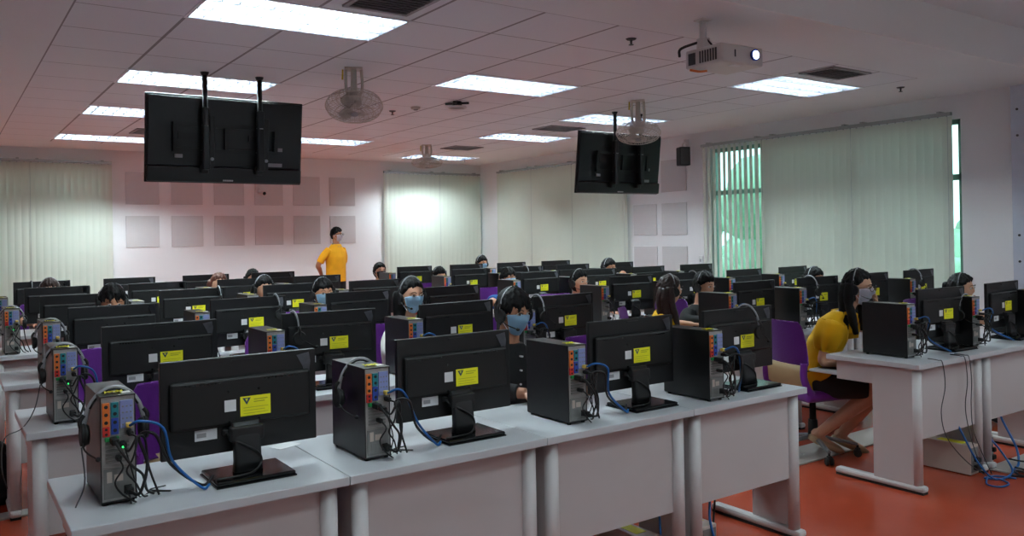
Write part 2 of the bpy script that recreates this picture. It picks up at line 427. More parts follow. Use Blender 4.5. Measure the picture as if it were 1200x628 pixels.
blind('y', XR, 9.08, 10.30, 'closed pale blind below the right hanging screen', sd=7)
blind('y', XR, 6.57, 7.60, 'partly open vertical blind showing green trees through its slats', open_=-26, sd=8)
blind('y', XR, 5.355, 6.58, 'closed vertical blind right of the open one', sd=9)
blind('y', XR, 4.275, 5.37, 'closed vertical blind nearest the white panel on the right', sd=10)

# ------------------------------------------------------------------ acoustic panels
def panel(name, label, cat, p0, p1, m, group):
    b = nb(); bx(b, p0[0], p1[0], p0[1], p1[1], p0[2], p1[2], .004); return tag(obj(name, b, m), label, cat, group)
cols = ['leftmost', 'second from left', 'third from left', 'fourth from left', 'fifth from left', 'rightmost']
for r, (z0, z1, rn) in enumerate(((2.09, 2.57, 'upper'), (1.45, 1.92, 'lower'))):
    for c in range(6):
        x0 = 2.28+c*.635; panel('acoustic_panel', f'square grey perforated wall panel on back wall, {rn} row, {cols[c]}', 'wall panel', (x0, YB-.012, z0), (x0+.465, YB-.0005, z1), 'acoustic', 'acoustic panels on the back wall')
for r, (z0, z1, rn) in enumerate(((2.11, 2.56, 'top'), (1.5, 1.95, 'middle'), (.9, 1.34, 'bottom'))):
    for c, (y0, y1, cn) in enumerate(((8.52, 9.0, 'left column'), (7.94, 8.42, 'right column under the loudspeaker'))):
        panel('acoustic_panel', f'square grey wall panel on right wall, {rn} row, {cn}', 'wall panel', (XR-.012, y0, z0), (XR-.0005, y1, z1), 'acoustic', 'acoustic panels on the right wall')
# metal panel at the right edge
t = thing('whiteboard_panel', 'pale blue-grey ribbed panel on the wall at the right edge', 'wall panel', (XR, 0, 0))
b = nb(); bx(b, -.06, -.001, 1.4, 3.72, .12, HC-.001, .004); obj('board', b, 'whiteboard', t)
b = nb()
for y in (3.66, 3.4, 3.1): 
    for z in (.6, 1.2, 1.45, 2.4, 2.65): cyl(b, (-.066, y, z), (-.058, y, z), .012, seg=8)
obj('screw', b, 'vent_dark', t)
b = nb()
for y in (3.5, 3.3, 3.05, 2.8, 2.5): bx(b, -.068, -.058, y-.012, y+.012, .14, HC-.01)
obj('rib', b, 'whiteboard', t)
t = thing('wall_switch', 'small white switch on right wall beside the open blind', 'switch', (XR, 7.7, 1.15))
b = nb(); bx(b, -.012, -.001, -.035, .035, -.06, .06, .003); obj('plate', b, 'label_white', t)
b = nb(); bx(b, -.017, -.011, -.012, .012, -.02, .02, .002); obj('rocker', b, 'label_grey', t)
# loudspeaker
t = thing('wall_speaker', 'black loudspeaker hung high on the right wall', 'loudspeaker', (XR-.16, 7.85, 2.57), R(-25))
b = nb(); bx(b, -.075, .075, -.09, .06, -.13, .12, .012); obj('cabinet', b, 'speaker_black', t)
b = nb(); bx(b, -.065, .065, -.096, -.088, -.115, .105, .004); obj('grille', b, 'vent_dark', t)
b = nb(); tube(b, [(0, .02, .12), (.03, .05, .18), (.1, .1, .2)], .012, 8); bx(b, .07, .12, .07, .13, .15, .24); obj('bracket', b, 'projector_white', t)

# ------------------------------------------------------------------ ceiling equipment
def fan(loc, rz, tilt, drop, label):
    t = thing('ceiling_fan', label, 'ceiling fan', loc, rz, 'caged orbit fans on the ceiling')
    b = nb(); bx(b, -.07, .07, -.07, .07, -.012, 0, .004); obj('ceiling_plate', b, 'fan_grey', t)
    b = nb(); zz = -drop
    tube(b, [(-.06, 0, -.01), (-.06, 0, zz+.14), (-.03, 0, zz+.05)], .012, 8); tube(b, [(.06, 0, -.01), (.065, 0, zz+.14), (.03, 0, zz+.05)], .012, 8)
    cyl(b, (0, 0, -.01), (0, 0, zz+.1), .022, .028, 12); obj('yoke', b, 'fan_grey', t)
    b = nb(); tube(b, [(-.085, 0, -.01), (-.088, 0, -.09)], .007, 6, sm=False); obj('sleeve', b, 'fan_yellow', t)
    mtx = Matrix.Rotation(tilt, 4, 'X'); ctr = Vector((0, 0, zz))
    def fin(name, b, m):
        bmesh.ops.transform(b, matrix=Matrix.Translation(ctr)@mtx, verts=b.verts); return obj(name, b, m, t)
    b = nb(); cyl(b, (0, 0, .11), (0, 0, .02), .045, .06, 16); ell(b, (0, 0, .11), (.045, .045, .03), 2); fin('motor', b, 'fan_grey')
    b = nb()
    for rr2, z in ((.225, 0), (.21, -.035), (.15, -.062), (.08, -.07), (.21, .035), (.14, .06)):
        tube(b, [(rr2*math.cos(a*math.pi/16), rr2*math.sin(a*math.pi/16), z) for a in range(33)], .0045 if rr2 == .225 else .003, 5, sm=False)
    for k in range(36):
        a = k*math.pi/18; prof = [(.03, -.072), (.08, -.07), (.15, -.062), (.21, -.035), (.225, 0), (.21, .035), (.14, .06), (.05, .07)]
        tube(b, [(q*math.cos(a), q*math.sin(a), z) for q, z in prof], .0022, 4, sm=False)
    fin('guard', b, 'fan_grey')
    b = nb(); cyl(b, (0, 0, -.065), (0, 0, -.078), .035, .03, 14); fin('badge', b, 'vent_grey')
    for k in range(3):
        b = nb(); a0 = k*2*math.pi/3; rows = []
        for i in range(8):
            q = .035+i*.022; wd = .035+.05*math.sin(math.pi*min(1, i/7*.8+.1)); row = []
            for j in range(5):
                s = (j/4-.5)*2; a = a0+s*wd/q*.55+.1*i/7
                row.append(b.verts.new((q*math.cos(a), q*math.sin(a), -.01+.018*s)))
            rows.append(row)
        for r0, r1 in zip(rows, rows[1:]):
            for j in range(4): f = b.faces.new((r0[j], r0[j+1], r1[j+1], r1[j])); f.smooth = True
        bmesh.ops.solidify(b, geom=list(b.faces), thickness=.002); fin('blade', b, 'fan_grey')
fan((2.73, 6.07, HC), R(-25), R(-22), .30, 'large caged fan right of the left hanging screen')
fan((5.86, 6.12, HC), R(-44), R(-18), .33, 'caged fan in front of the right hanging screen')
fan((5.90, 10.6, HC), R(-30), R(-4), .26, 'small distant caged fan below the far back light')

def tv(x0, x1, y, zt, zb, poles, label):
    xc = (x0+x1)/2; t = thing('hanging_television', label, 'television', (xc, y, HC), 0, 'televisions hung from the ceiling')
    W2 = (x1-x0)/2; H = zt-zb; tl = R(7); mt = Matrix.Translation((0, .05, (zt+zb)/2-HC))@Matrix.Rotation(tl, 4, 'X')
    def fin(name, b, m, lab=None):
        bmesh.ops.transform(b, matrix=mt, verts=b.verts); o = obj(name, b, m, t)
        if lab: o['label'] = lab
        return o
    b = nb(); bx(b, -W2, W2, 0, .022, -H/2, H/2, .006); bx(b, -W2+.012, W2-.012, -.02, .002, -H/2+.13, H/2-.015, .012); bx(b, -W2+.008, W2-.008, -.042, .002, -H/2+.008, -H/2+.135, .015); fin('casing', b, 'tv_black')
    b = nb(); bx(b, -W2+.02, W2-.02, .021, .024, -H/2+.03, H/2-.02); fin('screen', b, 'screen')
    b = nb()
    px = [p-xc for p in poles]
    a0, a1 = px[0]-.24, px[1]+.16
    for z0, z1 in ((.1, .13), (-.1, -.07)): bx(b, a0, a1, -.07, -.04, z0, z1)
    for q in (a0, a1-.03, (a0+a1)/2-.015): bx(b, q, q+.03, -.065, -.04, -.1, .13)
    bx(b, a0+.04, a0+.2, -.06, -.035, .0, .05); bx(b, a1-.24, a1-.08, -.06, -.035, .0, .05)
    fin('wall_mount', b, 'tv_mount')
    for q in px:
        b = nb(); bx(b, q+.035, q+.075, -.085, -.04, -.23, .2, .003); bx(b, q-.03, q+.03, -.1, -.05, -.27, -.2, .01)
        fin('rail', b, 'tv_mount')
        b = nb(); cyl(b, (q+.055, -.087, -.15), (q+.055, -.1, -.15), .014, seg=10); fin('knob', b, 'label_grey')
        b = nb(); tube(b, [(q-.03, -.085, .115), (q, -.125, .115), (q+.03, -.085, .115)], .004, 6); tube(b, [(q-.03, -.085, -.085), (q, -.125, -.085), (q+.03, -.085, -.085)], .004, 6); fin('clamp', b, 'aluminium')
    b = nb(); bx(b, -.04, .04, -.046, -.04, -H/2+.02, -H/2+.032)
    for i in range(5): bx(b, -.034+i*.015, -.026+i*.015, -.047, -.045, -H/2+.021, -H/2+.031, 0, 1)
    fin('maker_badge', b, ['label_white', 'label_grey'])
    b = nb(); bx(b, a1+.0, a1+.05, -.036, -.03, -.07, -.04); bx(b, a1-.08, a1+.05, -.036, -.03, -.2, -.17); bx(b, a0+.02, a0+.08, -.045, -.03, -.15, -.12, .004); fin('connector_label', b, 'label_grey')
    for q in px:
        b = nb(); cyl(b, (q, -.05, 0), (q, -.05, zb+.18-HC), .02, .02, 14); cyl(b, (q, -.05, 0), (q, -.05, -.025), .035, .025, 14); bx(b, q-.028, q+.028, -.08, -.02, zb+.1-HC, zt-.1-HC, .01)
        obj('pole', b, 'tv_mount', t)
tv(1.335, 2.60, 6.84, 2.70, 2.0, (1.77, 2.21), 'black television seen from behind hanging at the upper left')
tv(5.70, 6.94, 6.86, 2.66, 1.98, (6.17, 6.55), 'black television seen from behind hanging at the right')
# projector
t = thing('projector', 'white lit projector hung from the ceiling at upper right', 'projector', (4.16, 3.55, HC), R(-2))
b = nb(); bx(b, -.19, .19, -.16, .15, -.30, -.18, .012, 0); obj('casing', b, 'projector_white', t)
b = nb(); cyl(b, (.10, -.161, -.235), (.10, -.178, -.235), .034, .036, 20); obj('lens_ring', b, 'port_blue', t)
b = nb(); cyl(b, (.10, -.178, -.235), (.10, -.181, -.235), .026, .026, 20); tag(obj('lens', b, 'lens_glow', t), 'glowing white lens')
b = nb()
for i in range(7): bx(b, -.193, -.188, -.12+i*.022, -.108+i*.022, -.28, -.205)
bx(b, -.075, -.065, -.163, -.158, -.26, -.215); bx(b, -.193, -.188, .06, .12, -.28, -.205)
obj('vent_grille', b, 'vent_dark', t)
b = nb(); cyl(b, (-.16, .02, 0), (-.16, .02, -.18), .022, .022, 12); bx(b, -.20, -.12, -.02, .06, -.01, 0); bx(b, -.19, -.13, -.01, .05, -.185, -.12, .004); obj('ceiling_bracket', b, 'projector_white', t)
b = nb(); tube(b, [(-.13, .0, -.13), (-.2, .06, -.15), (-.26, .12, -.18), (-.24, .15, -.22)], .009, 6); tube(b, [(-.16, 0, -.12), (-.12, -.02, -.17), (-.1, 0, -.19)], .006, 6); obj('cable', b, 'cable_black', t)
b = nb(); tube(b, [(-.2, .1, -.31), (-.15, .07, -.32), (-.1, .05, -.315)], .008, 6); obj('strap', b, 'port_orange', t)
b = nb(); bx(b, -.06, .02, -.14, -.09, -.304, -.299); obj('caution_label', b, 'label_white', t)
# vents
def vent(x, y, wx, wy, label):
    t = thing('ceiling_vent', label, 'air vent', (x, y, HC), 0, 'air conditioning vents in the ceiling')
    b = nb()
    for x0, x1, y0, y1 in ((0, wx, 0, .03), (0, wx, wy-.03, wy), (0, .03, 0, wy), (wx-.03, wx, 0, wy)): bx(b, x0, x1, y0, y1, -.014, 0, .003)
    obj('frame', b, 'vent_grey', t)
    b = nb(); n = int((wy-.06)/.04)
    for i in range(n):
        y0 = .03+(i+.5)*(wy-.06)/n; box(b, (wx/2, y0, -.011), (wx-.06, .03, .003), rot=Matrix.Rotation(R(30), 3, 'X'))
    obj('slats', b, 'vent_grey', t)
    b = nb(); bx(b, .02, wx-.02, .02, wy-.02, -.004, -.0005); obj('backing', b, 'vent_dark', t)
vent(1.93, 4.0, .42, .44, 'dark slatted air vent at the top edge beside the nearest light')
vent(6.06, 4.02, .55, .34, 'air vent beside the bright light at upper right')
vent(1.95, 10.5, .5, .5, 'small vent between the lights left of the left screen'); vent(6.3, 10.45, .5, .45, 'far vent above the blinds near the room corner')
vent(6.2, 8.0, .55, .4, 'vent just left of the right hanging screen')
def sprinkler(x, y, label):
    t = thing('sprinkler_head', label, 'sprinkler', (x, y, HC), 0, 'small fire sprinklers on the ceiling')
    b = nb(); cyl(b, (0, 0, 0), (0, 0, -.008), .038, .03, 16); obj('escutcheon', b, 'vent_dark', t)
    b = nb(); cyl(b, (0, 0, -.008), (0, 0, -.04), .009, .007, 8); cyl(b, (0, 0, -.04), (0, 0, -.044), .018, .018, 10); obj('nozzle', b, 'vent_dark', t)
sprinkler(3.96, 4.19, 'dark sprinkler left of the projector'); sprinkler(7.55, 4.3, 'sprinkler at the right past the bright light')
sprinkler(3.99, 7.9, 'small dark sprinkler right of the large fan'); sprinkler(7.6, 12.3, 'tiny sprinkler near the back room corner')
t = thing('smoke_detector', 'small round detector on the middle of the ceiling', 'smoke detector', (4.08, 7.55, HC))
b = nb(); cyl(b, (0, 0, 0), (0, 0, -.025), .05, .045, 18); obj('case', b, 'fan_grey', t); b = nb(); cyl(b, (0, 0, -.025), (0, 0, -.035), .025, .02, 14); obj('sensor', b, 'vent_grey', t)
t = thing('ceiling_sensor', 'black bracket with a pale ring under the middle light', 'ceiling camera', (4.28, 7.05, HC))
b = nb()
for a in range(4): box(b, (.05*math.cos(R(45+90*a)), .05*math.sin(R(45+90*a)), -.02), (.14, .022, .02), rot=Matrix.Rotation(R(45+90*a), 3, 'Z'))
cyl(b, (0, 0, 0), (0, 0, -.05), .045, .05, 16); obj('bracket', b, 'tv_mount', t)
b = nb(); tube(b, [(.085*math.cos(a*math.pi/12), .085*math.sin(a*math.pi/12), -.06) for a in range(25)], .012, 8, sm=False); obj('ring', b, 'projector_white', t)
t = thing('security_camera', 'small white camera on the back wall below the left screen', 'security camera', (4.25, YB, 2.32))
b = nb(); bx(b, -.05, .05, -.03, -.001, -.0, .1, .006); tube(b, [(0, -.02, .05), (0, -.08, .03), (0, -.1, -.01)], .012, 8); obj('bracket', b, 'projector_white', t)
b = nb(); cyl(b, (0, -.06, -.02), (.03, -.2, -.05), .04, .04, 14); obj('camera_body', b, 'projector_white', t); b = nb(); cyl(b, (.03, -.2, -.05), (.031, -.205, -.051), .028, .028, 14); obj('lens', b, 'gloss_black', t)

# floor trunking
def strip(y0, y1, x0, x1, label):
    t = thing('floor_trunking', label, 'cable trunking'); b = nb(); bx(b, x0, x1, y0, y1, .0005, .012, .004); obj('cover', b, 'trunking', t)
    b = nb(); n = int((x1-x0)/1.2)
    for i in range(1, n+1): cyl(b, (x0+i*(x1-x0)/(n+1), (y0+y1)/2, .012), (x0+i*(x1-x0)/(n+1), (y0+y1)/2, .014), .008, seg=8)
    obj('screw', b, 'vent_grey', t)
strip(3.34, 3.62, 3.7, 8.1, 'wide grey cable cover on the floor under the purple chair')
strip(5.38, 5.5, -.6, .6, 'narrow grey cable cover on the floor at the left edge')
strip(2.42, 2.58, 5.42, 8.2, 'pale cable cover on the floor among tangled cables at right')

# ------------------------------------------------------------------ desks
DW, DD, DH = .81387, .6037, .75
def make_desk():
    t = thing('desk', 'x', 'desk', group='white computer desks in rows')
    b = nb(); bx(b, .0012, DW-.0012, 0, DD, DH-.03, DH, .003); obj('tabletop', b, 'desk_laminate', t)
    b = nb(); bx(b, .05, DW-.05, .055, .073, .30, DH-.031); obj('front_panel', b, 'desk_panel', t)
    for s in (0, 1):
        X = lambda v: v if s == 0 else DW-v
        b = nb(); x0, x1 = sorted((X(.028), X(.052))); bx(b, x0, x1, .05, .31, .045, DH-.031, .002); obj('side_panel', b, 'desk_panel', t)
        b = nb(); cyl(b, (X(.055), .052, .045), (X(.055), .052, DH-.031), .029, .029, 20); obj('leg', b, 'desk_metal', t)
        b = nb(); x0, x1 = sorted((X(.022), X(.082))); bx(b, x0, x1, .0, .57, .012, .048, .014); f = obj('foot', b, 'desk_metal', t)
        b = nb(); bx(b, x0+.004, x1-.004, .006, .564, .0005, .014); obj('foot_pad', b, 'rubber_black', f)
    b = nb(); bx(b, .04, .055, .315, .555, .60, DH-.031); bx(b, DW-.055, DW-.04, .315, .555, .60, DH-.031); bx(b, .055, DW-.055, .32, .335, .60, DH-.031); obj('tray_housing', b, 'desk_panel', t)
    b = nb(); bx(b, .06, DW-.06, .35, .62, .615, .632, .003); obj('keyboard_tray', b, 'desk_laminate', t)
    return t
desk0 = make_desk()
# ------------------------------------------------------------------ tower
PW, PD, PH = .098, .29, .325
def make_pc(detail=True):
    t = thing('computer_tower', 'x', 'computer', group='black computer towers on the desks')
    b = nb(); T = .0035
    bx(b, 0, T, .004, PD, .008, PH, .001); bx(b, PW-T, PW, .004, PD, .008, PH, .001); bx(b, 0, PW, .002, PD, PH-T, PH, .001); bx(b, 0, PW, .002, PD, .008, .012); bx(b, .001, PW-.001, PD-.012, PD+.008, .008, PH, .004)
    for x in (.012, PW-.012):
        for y in (.02, PD-.02): cyl(b, (x, y, 0), (x, y, .009), .009, seg=10)
    obj('case', b, 'pc_black', t)
    b = nb(); bx(b, T, PW-T, .006, .012, .012, PH-T, 0)
    for z in (.205, .2, .115): bx(b, T+.004, PW-T-.004, .003, .007, z-.001, z+.001, 0)
    obj('rear_panel', b, 'pc_steel', t)
    b = nb()
    for i in range(6):
        z = .125+i*.011; bx(b, .014, PW-.02, .0015, .006, z, z+.0065)
    obj('slot_covers', b, 'pc_grey', t)
    b = nb(); bx(b, .008, PW-.008, .001, .006, .02, .108, .001); 
    for i in range(5): bx(b, .014+i*.008, .018+i*.008, -.0005, .002, .03, .06)
    ps = obj('power_supply', b, 'pc_grey', t)
    b = nb(); bx(b, .062, .084, -.002, .002, .03, .055, .002); obj('socket', b, 'rubber_black', ps)
    b = nb(); bx(b, .016, .03, -.0005, .002, .068, .1); bx(b, .036, .06, -.0005, .002, .07, .09); tag(obj('rating_label', b, 'ups_beige', ps), 'small beige rating label')
    def blk(nm, x0, x1, z0, z1, m, n, hole='rubber_black', lab=None):
        b = nb(); bx(b, x0, x1, -.001, .006, z0, z1, .001); q = (z1-z0)/n
        for i in range(n):
            zc = z0+q*(i+.5); cyl(b, ((x0+x1)/2, -.0018, zc), ((x0+x1)/2, 0, zc), min(q, x1-x0)*.28, seg=8, mi=1)
        o = obj(nm, b, [m, hole], t)
        if lab: o['label'] = lab
    blk('port_block', .006, .026, .235, .305, 'port_orange', 3, lab='orange port block'); blk('port_block', .006, .026, .205, .234, 'port_red', 2, lab='red port block')
    blk('port_block', .030, .050, .260, .305, 'port_teal', 2, lab='teal port block'); blk('port_block', .030, .050, .21, .258, 'port_blue', 2, lab='blue port block')
    b = nb(); bx(b, .054, PW-.008, .0005, .006, .225, .308, .001)
    for i in range(4):
        for j in range(3): cyl(b, (.062+j*.011, -.0006, .236+i*.018), (.062+j*.011, .001, .236+i*.018), .0028, seg=6, mi=1)
    obj('fan_grille', b, ['port_lilac', 'pc_grey'], t)
    b = nb(); bx(b, .012, .05, -.003, .006, .19, .203, .002); obj('video_port', b, 'port_green', t)
    # plugs in the sockets
    for q in ((.024, .044, -.045, .185, .205), (.05, .066, -.04, .172, .19), (.07, .086, -.035, .205, .22), (.062, .084, -.035, .032, .053), (.038, .052, -.035, .135, .15)):
        b = nb(); bx(b, q[0], q[1], q[2], -.001, q[3], q[4], .004); obj('cable_plug', b, 'rubber_black', t)
    for pts, r in (([(.034, -.044, .195), (.04, -.07, .18), (.07, -.08, .13), (.105, -.05, .09), (.125, .0, .03), (.15, .03, .006)], .0042), ([(.058, -.04, .181), (.066, -.066, .17), (.09, -.07, .21), (.115, -.04, .19), (.13, -.01, .1), (.16, .0, .008)], .0035),
                   ([(.078, -.034, .212), (.09, -.06, .20), (.075, -.075, .15), (.06, -.06, .11), (.085, -.05, .07), (.11, -.02, .02), (.13, .02, .005)], .003), ([(.045, -.034, .142), (.05, -.06, .12), (.03, -.05, .08), (.05, -.045, .04), (.09, -.03, .006)], .0028)):
        b = nb(); tube(b, pts, r, 6, n=5); obj('cord', b, 'cable_black', t)
    b = nb(); bx(b, .068, .086, -.022, -.001, .228, .242, .003); tag(obj('network_plug', b, 'plug_yellow', t), 'yellowish network plug')
    b = nb(); ell(b, (.054, -.041, .178), (.0035, .0035, .0035), 1); tag(obj('link_light', b, 'led_green', t), 'small green light')
    # yellow paper tag on top
    b = nb(); rows = []
    for i in range(9):
        row = []
        for j in range(4):
            x = .018+i*.0065; y = .03+j*.011+.004*math.sin(i*1.1); row.append(b.verts.new((x, y, PH+.003+.004*abs(math.sin(i*1.4+j)))))
        rows.append(row)
    for a, c in zip(rows, rows[1:]):
        for j in range(3): b.faces.new((a[j], a[j+1], c[j+1], c[j]))
    bmesh.ops.solidify(b, geom=list(b.faces), thickness=.001); tag(obj('paper_tag', b, 'sticker_yellow', t), 'crumpled yellow paper tag')
    b = nb(); bx(b, .062, .09, .03, .06, PH, PH+.0012); obj('asset_label', b, 'label_white', t)
    return t
pc0 = make_pc()
# ------------------------------------------------------------------ monitor
MW, MZ0, MZ1 = .52, .075, .392
def make_monitor():
    t = thing('monitor', 'x', 'monitor', group='black monitors seen from behind')
    b = nb(); bx(b, -.13, .13, -.105, .1, 0, .006, .002); bx(b, -.127, .127, -.102, .097, .005, .018, .005); base = obj('base', b, 'gloss_black', t)
    b = nb(); rows = [((0, .002, .016), .048, .02), ((0, .004, .05), .044, .018), ((0, .01, .13), .044, .016), ((0, .024, .178), .046, .014)]
    loft(b, rows, 24, pw=6); bx(b, -.055, .055, -.004, .03, .115, .165, .006); cyl(b, (0, -.006, .1), (0, .004, .1), .02, .024, 20); obj('stand', b, 'monitor_black', t)
    b = nb(); bx(b, -MW/2, MW/2, .052, .072, MZ0, MZ1, .003); 
    bx(b, -.035, .035, .048, .054, MZ1-.018, MZ1-.012); obj('bezel', b, 'monitor_black', t)
    b = nb(); bx(b, -.235, .235, .034, .053, .165, .325, .01)
    bulge = obj('rear_housing', b, 'monitor_bulge', t)
    b = nb()
    for x0 in (-.19, .07): 
        for i in range(10): bx(b, x0+i*.012, x0+i*.012+.007, .0325, .036, .308, .313)
    for sx in (-.05, .05):
        for z in (.178, .278): cyl(b, (sx, .0325, z), (sx, .035, z), .0035, seg=8)
    obj('vent_slots', b, 'gloss_black', bulge)
    b = nb(); bx(b, -.243+MW/2-.26, .243-(-MW/2+.26)+0, .0725, .0735, MZ0+.012, MZ1-.012); obj('screen', b, 'screen', t)
    # warning sticker with triangle mark and faint lines
    b = nb(); X0, X1, Z0, Z1 = -.012, .09, .190, .256; Y = .0332
    bx(b, X0, X1, Y, .0345, Z0, Z1)
    def tri(x, z, s, y):
        v = [b.verts.new(q) for q in ((x-s, y, z+s*.8), (x+s, y, z+s*.8), (x, y, z-s*.9))]; f = b.faces.new(v); f.material_index = 1
    tri(X0+.021, Z1-.016, .014, Y-.0003)
    v = [b.verts.new(q) for q in ((X0+.016, Y-.0006, Z1-.008), (X0+.026, Y-.0006, Z1-.008), (X0+.021, Y-.0006, Z1-.018))]; f = b.faces.new(v); f.material_index = 3
    for i in range(2): bx(b, X0+.045, X1-.01-.01*i, Y-.0004, Y+.0002, Z1-.014-i*.008, Z1-.011-i*.008, mi=2)
    for i in range(3): bx(b, X0+.01, X1-.008-.012*(i % 2), Y-.0004, Y+.0002, Z0+.008+i*.0095, Z0+.0095+i*.0095, mi=2)
    tag(obj('notice_sticker', b, ['sticker_yellow', 'sticker_ink', 'sticker_line', 'sticker_yellow'], t), 'yellow sticker with a dark triangle mark')
    b = nb(); bx(b, -.064, -.026, Y, .0345, .212, .25); 
    tag(obj('white_sticker', b, 'label_white', t), 'small square white sticker')
    b = nb(); bx(b, -.156, -.085, .0505, .0525, .125, .16); bx(b, -.15, -.12, .05, .052, .135, .15, mi=1); tag(obj('rating_label', b, ['label_white', 'label_grey'], t), 'silver rating label')
    # grey foil tag folded over the upper right corner
    b = nb(); v = [b.verts.new(q) for q in ((.19, .05, .375), (.235, .05, .383), (.24, .049, .35), (.232, .045, .305), (.218, .044, .3), (.21, .046, .335))]; b.faces.new(v)
    bmesh.ops.solidify(b, geom=list(b.faces), thickness=.0012); tag(obj('foil_tag', b, 'foil', t), 'creased grey foil tag')
    b = nb(); tube(b, [(-.06, .04, .15), (-.05, .01, .125), (-.02, -.012, .11), (.03, -.014, .075), (.04, -.014, .04), (.0, -.05, .022), (-.06, -.07, .023), (-.12, -.07, .022)], .004, 6); bx(b, -.07, -.052, .03, .05, .135, .155, .003); obj('video_cable', b, 'cable_black', t)
    return t
mon0 = make_monitor()
# ------------------------------------------------------------------ office chair
def make_chair():
    t = thing('office_chair', 'x', 'chair', group='purple office chairs')
    b = nb()   # facing -y, seat top at .47
    vs = box(b, (0, 0, .44), (.46, .44, .075), .03, seg=4)
    obj('seat', b, 'chair_purple', t, smooth=True)
    b = nb(); n = 11; fr = []; bk = []
    rows = []
    for iz in range(n):
        z = .62+.315*iz/(n-1); zz = iz/(n-1); w2 = .205+.015*math.sin(math.pi*zz)-.03*max(0, zz-.8)/.2*0
        if zz in (0, 1): w2 -= .02
        row = []
        for ix in range(13):
            x = (ix/12*2-1)*w2; row.append(b.verts.new((x, .2+.06*zz+.03*(x/.2)**2*-1+.02, z)))
        rows.append(row)
    for a, c in zip(rows, rows[1:]):
        for j in range(12): b.faces.new((a[j], a[j+1], c[j+1], c[j]))
    bmesh.ops.solidify(b, geom=list(b.faces), thickness=.055)
    o = obj('backrest', b, 'chair_purple', t, smooth=True); m = o.modifiers.new('round', 'BEVEL'); m.width = .02; m.segments = 3; m.limit_method = 'ANGLE'
    b = nb()
    for s in (-1, 1):
        b = nb(); tube(b, [(s*.2, .12, .43), (s*.215, .19, .47), (s*.2, .225, .56), (s*.19, .215, .66)], .018, 8, flat=1.6); obj('back_support', b, 'chair_purple', t)
    b = nb(); loft(b, [((0, .2, .485), .16, .012), ((0, .215, .5), .18, .014), ((0, .222, .6), .185, .014), ((0, .222, .64), .18, .012)], 24, pw=4); obj('lumbar_panel', b, 'chair_tan', t)
    b = nb(); bx(b, -.11, .11, -.1, .1, .375, .405, .01); cyl(b, (0, 0, .12), (0, 0, .38), .025, .02, 14); cyl(b, (0, 0, .1), (0, 0, .24), .035, .03, 14); obj('gas_lift', b, 'rubber_black', t)
    b = nb(); tube(b, [(.08, -.03, .385), (.2, -.04, .38), (.24, -.04, .375)], .006, 6); obj('lever', b, 'rubber_black', t)
    for k in range(5):
        a = k*2*math.pi/5+.3; ca, sa = math.cos(a), math.sin(a)
        b = nb(); tube(b, [(ca*.03, sa*.03, .125), (ca*.16, sa*.16, .105), (ca*.28, sa*.28, .085)], lambda q: .022-.008*q, 8, flat=.7); l = obj('leg', b, 'chair_grey', t)
        b = nb(); px, py = ca*.28, sa*.28; cyl(b, (px, py, .08), (px, py, .055), .008, seg=8)
        for s in (-1, 1): cyl(b, (px-sa*.008*s, py+ca*.008*s, .027), (px-sa*.024*s, py+ca*.024*s, .027), .0265, .025, 14)
        box(b, (px, py, .048), (.03, .03, .03), .008); obj('caster', b, 'rubber_black', l)
    return t
chair0 = make_chair()
# ------------------------------------------------------------------ headset (origin at head centre, band in the XZ plane)
def make_headset(hr=.088, hz=.0, topz=.128, mic=True):
    t = thing('headset', 'x', 'headset', group='headsets')
    b = nb(); pts = [(math.cos(a)*hr*(1.0 if abs(math.cos(a)) < .99 else 1), .0, hz+math.sin(a)*(topz-hz)) for a in [math.pi*i/16 for i in range(17)]]
    tube(b, pts, .008, 8, sm=False, flat=.4, up=None); hb = obj('headband', b, 'band_silver', t)
    b = nb(); pts2 = [(p[0]*.965, p[1], hz+(p[2]-hz)*.965) for p in pts[3:-3]]
    tube(b, pts2, .01, 8, sm=False, flat=.35); obj('band_pad', b, 'rubber_black', hb)
    for s in (-1, 1):
        b = nb(); cyl(b, (s*hr*1.12, 0, -.012), (s*(hr-.001), 0, -.012), .034, .038, 20); tube(b, [(s*hr*1.06, 0, .0), (s*hr*1.12, 0, .03), (s*hr*.98, 0, .05)], .007, 6); e = obj('ear_cup', b, 'rubber_black', t)
        b = nb(); cyl(b, (s*(hr), 0, -.012), (s*(hr-.014), 0, -.012), .036, .030, 20); obj('cushion', b, 'cable_black', e)
    if mic:
        b = nb(); tube(b, [(-hr*1.1, -.01, -.02), (-hr*1.05, -.06, -.05), (-hr*.75, -.105, -.07)], .0028, 6); ell(b, (-hr*.72, -.107, -.071), (.008, .012, .008), 2); obj('microphone', b, 'rubber_black', t)
    return t
hs0 = make_headset()
hs_used = [False]
def headset(label, loc, rz=0, rx=0, group='headsets', skip=(), sc=1.0):
    if not hs_used[0]: o = hs0; hs_used[0] = True
    else: o = copytree(hs0, skip=skip)
    o.location = loc; o.rotation_euler = (rx, 0, rz); o['label'] = label; o['group'] = group; o.scale = (sc, sc, sc); return o

